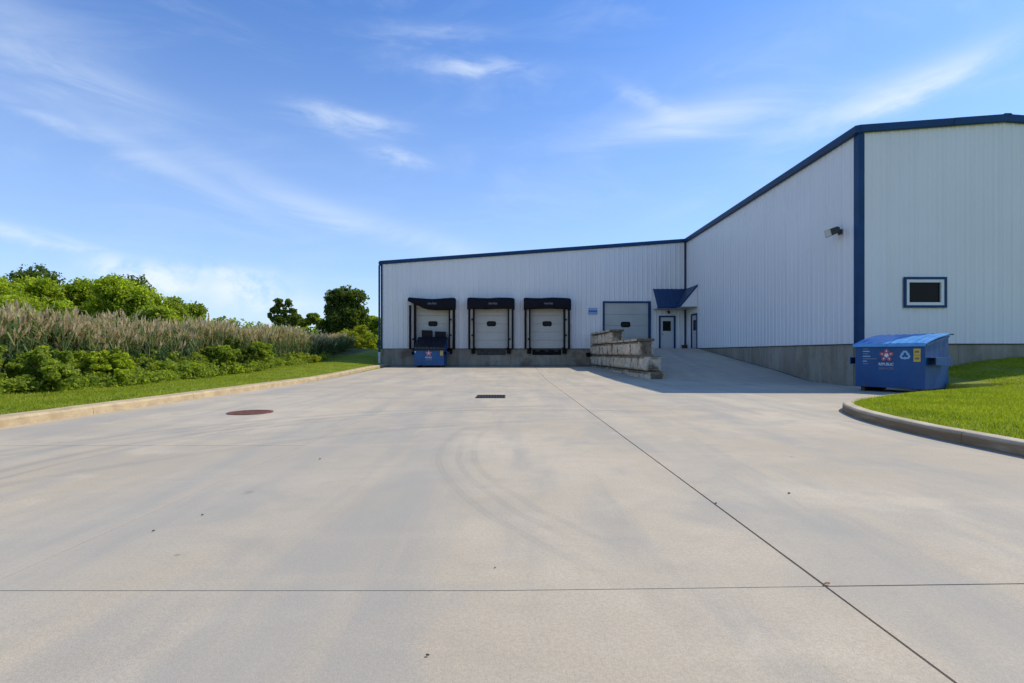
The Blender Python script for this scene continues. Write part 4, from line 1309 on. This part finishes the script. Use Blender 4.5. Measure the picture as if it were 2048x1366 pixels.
# trees: position by eye from the photograph (x pixel, top pixel, distance)
def far_tree(u, vtop, Y, wpx, n, size, mat, label, seed, group='light green trees beyond the reeds', k=10, vbot=640, **kw):
    n = int(n * 1.7); kw.setdefault('nclump', 34); kw.setdefault('clump', .46)
    x = (u - CX) * Y / F; zt = CZ + (HY - vtop) * Y / F; w = wpx * Y / F / 2
    z = .2; h = zt - z
    zb = CZ + (HY - vbot) * Y / F - z
    r = max(.34 * w, .20 * h) if 'rr' not in kw else kw.pop('rr') * w
    bl = mkblobs(seed, k, w * .72, max(.12 * h, min(zb, h * .5)) * .6, h - r * .8, r, dep=w * .5, top=kw.pop('top', .55))
    bl.append((0, 0, h - r * .85, r, r, r * .8))
    return tree('tree', x, y_ := Y, z, h, bl, n, size, mat, label, 'tree', group, seed, kw.pop('tr', .16), kw.pop('limbs', 7), **kw)
LT = 'light green trees beyond the reeds'
far_tree(-25, 548, 36, 150, 13000, .20, LEAF_L, 'light green tree cut by the left edge of the photo', 31, k=13, tone_mu=.55)
far_tree(75, 551, 40, 170, 16000, .20, LEAF_L, 'light green tree in front of the dark round treetop', 32, k=14, tone_mu=.5)
far_tree(165, 556, 42, 150, 14000, .20, LEAF_L, 'light green tree between the dark round treetop and the highest light tree', 33, k=14, tone_mu=.45)
far_tree(232, 549, 41, 150, 15000, .20, LEAF_L, 'highest of the light green trees beyond the reeds', 34, k=14, tone_mu=.5)
far_tree(292, 576, 43, 120, 11000, .20, LEAF_L, 'light green tree on the falling right shoulder of the tree belt', 35, k=11, tone_mu=.55)
far_tree(345, 592, 45, 100, 9000, .20, LEAF_M, 'mid green tree on the falling shoulder, second from its right end', 36, k=10, tone_mu=.65)
far_tree(385, 603, 47, 60, 6000, .20, LEAF_M, 'mid green tree at the right end of the tall tree belt', 37, k=8, tone_mu=.6)
far_tree(20, 590, 30, 110, 7000, .16, LEAF_L, 'low light green tree just above the reeds at the far left', 38, k=9, tone_mu=.6)
far_tree(120, 600, 31, 110, 7000, .16, LEAF_L, 'low light green tree above the reeds under the dark round treetop', 39, k=9, tone_mu=.5)
far_tree(300, 612, 34, 130, 8000, .16, LEAF_M, 'low green tree above the reeds under the falling shoulder', 40, k=10, tone_mu=.6)
far_tree(72, 525, 62, 86, 9000, .30, LEAF_D, 'dark round treetop rising behind the light green trees', 41, 'dark treetops', k=10, tone_mu=.45, vbot=600)
far_tree(265, 546, 62, 24, 2500, .26, LEAF_D, 'small dark treetop peeping over the highest light green tree', 42, 'dark treetops', k=6, tone_mu=.45, vbot=600)
# the group near the warehouse
def fixed_tree(u, Y, blobs_px, n, size, mat, label, seed, **kw):
    """blobs given as photo pixels: (u, v, half width, half height)"""
    x0 = (u - CX) * Y / F; z0 = gz(x0, min(Y, 45))
    bl = []
    rg = random.Random(seed)
    for (a, b_, ru, rv) in blobs_px:
        bl.append(((a - CX) * Y / F - x0, rg.uniform(-.25, .25) * ru * Y / F * 2, CZ + (HY - b_) * Y / F - z0, ru * 1.12 * Y / F, ru * Y / F * 1.2, rv * 1.12 * Y / F))
    n = int(n * 1.5); kw['nclump'] = kw.get('nclump', 16) * 2; kw['clump'] = kw.get('clump', .34) * 1.15
    h = max(b[2] for b in bl) * 1.05
    return tree('tree', x0, Y, z0, h, bl, n, size, mat, label, 'tree', 'trees by the warehouse', seed, **kw)
fixed_tree(692, 54, [(688, 590, 20, 17), (712, 600, 20, 20), (668, 598, 16, 16), (690, 612, 24, 20), (672, 612, 18, 16), (700, 618, 20, 20), (676, 625, 25, 18), (708, 630, 25, 22), (655, 628, 12, 13), (718, 638, 18, 16), (690, 655, 32, 22), (705, 682, 26, 18), (660, 650, 20, 18), (692, 640, 30, 30), (672, 675, 26, 20), (650, 668, 18, 16)], 24000, .23, LEAF_D, 'big dark dense tree standing left of the warehouse corner', 51, tr=.22, limbs=9, tone_mu=.5, clump=.36, nclump=22)
fixed_tree(745, 60, [(742, 655, 16, 22), (756, 650, 12, 16), (752, 680, 18, 18), (735, 685, 18, 14)], 14000, .24, LEAF_L, 'brighter green tree tucked between the dark tree and the warehouse', 52, tr=.15, limbs=5, tone_mu=.55)
fixed_tree(566, 60, [(559, 606, 8, 9), (577, 607, 6, 9), (551, 622, 8, 8), (568, 625, 7, 9), (583, 622, 7, 7), (592, 634, 8, 8), (541, 633, 7, 6), (558, 640, 13, 9), (578, 642, 14, 9)], 7500, .22, LEAF_D, 'small tree with gaps in its crown, left of the big dark tree', 53, tr=.16, limbs=7, tone_mu=.75, clump=.42, nclump=14)
fixed_tree(622, 62, [(626, 638, 12, 11), (612, 645, 10, 8), (638, 646, 10, 8), (600, 644, 8, 8)], 5500, .24, LEAF_M, 'small round green tree between the gappy tree and the big dark tree', 54, tr=.12, limbs=4, tone_mu=.5)
# distant tree line
rg = np.random.default_rng(77)
bl = []
for u in np.arange(-400, 760, 8.):
    Y = 120 + rg.uniform(-12, 12); top = 645 + rg.normal(0, 3.5) + (6 if u > 560 else 0) - (8 if 410 < u < 475 else 0)
    r = rg.uniform(1.6, 2.8)
    bl.append(((u - CX) * Y / F, Y, CZ + (HY - top) * Y / F - r * .8, r, r, r * .9))
    bl.append(((u - CX) * Y / F + .5, Y - 1, CZ + (HY - top - 22) * Y / F - r, r * 1.2, r, r * 1.4))
o = crown('distant_wood', bl, 26000, .65, LEAF_M, None, 78, nclump=8, tone_mu=.45, clump=.45)
tag(o, 'low distant line of trees on the horizon', 'wood', kind='stuff')
# a second, wider far wood for other viewpoints
bl = []
for k in range(120):
    a = R(rg.uniform(70, 350)); D_ = rg.uniform(130, 170)
    bl.append((math.sin(a) * D_, math.cos(a) * D_, 3.5, 5, 5, 4.5))
o = crown('distant_wood', bl, 12000, 1.5, LEAF_D, None, 79, nclump=5, tone_mu=.5, clump=.5)
tag(o, 'far wood round the site, behind the camera', 'wood', kind='stuff')

# grass blades
def blades(name, pts, h, w, seed, label):
    rg = np.random.default_rng(seed); n = len(pts)
    an = rg.uniform(0, 6.283, n); s = np.stack([np.cos(an), np.sin(an), np.zeros(n)], 1)
    ln = rg.normal(0, .45, (n, 3)); ln[:, 2] = 0
    hh = h * rg.uniform(.5, 1.4, (n, 1)); ww = w * rg.uniform(.7, 1.4, (n, 1))
    P = np.array(pts)
    V = np.stack([P - s * ww, P + s * ww, P + np.array([0, 0, 1.]) * hh + ln * hh], 1).reshape(-1, 3)
    tone = np.clip(.5 + .35 * np.array([mn.noise((a * .9, b * .9, 4)) + .7 * mn.noise((a * 3.1, b * 3.1, 8)) for a, b in P[:, :2]]) + rg.normal(0, .17, n), 0, 1)
    o = fast(name, V, np.arange(n * 3).reshape(-1, 3), GRASSM, None, np.repeat(tone, 3))
    tag(o, label, 'grass', kind='stuff')
pts = []
while len(pts) < 75000:
    y = 4.6 + 12.4 * G.random() ** 1.25; x = 5.4 + 12 * G.random()
    if x < lawn_x(min(y, 13.4)) + .02 or x > y * 1.02 + .6: continue
    if y > 13.5 and x < 12.0: continue
    pts.append((x, y, lawn_z(x, y) - .004))
blades('grass', pts, .042, .006, 5, 'short blades of the mown front lawn')
pts = []
while len(pts) < 62000:
    y = 6.8 + 30 * G.random() ** 1.5; x = KERB_X(y) - .35 - 3.6 * G.random()
    if x > XL - .15 and y > 33.7: continue
    pts.append((x, y, verge_z(x, y) - .004))
blades('grass', pts, .05, .008, 6, 'short blades of the grass verge along the left kerb')
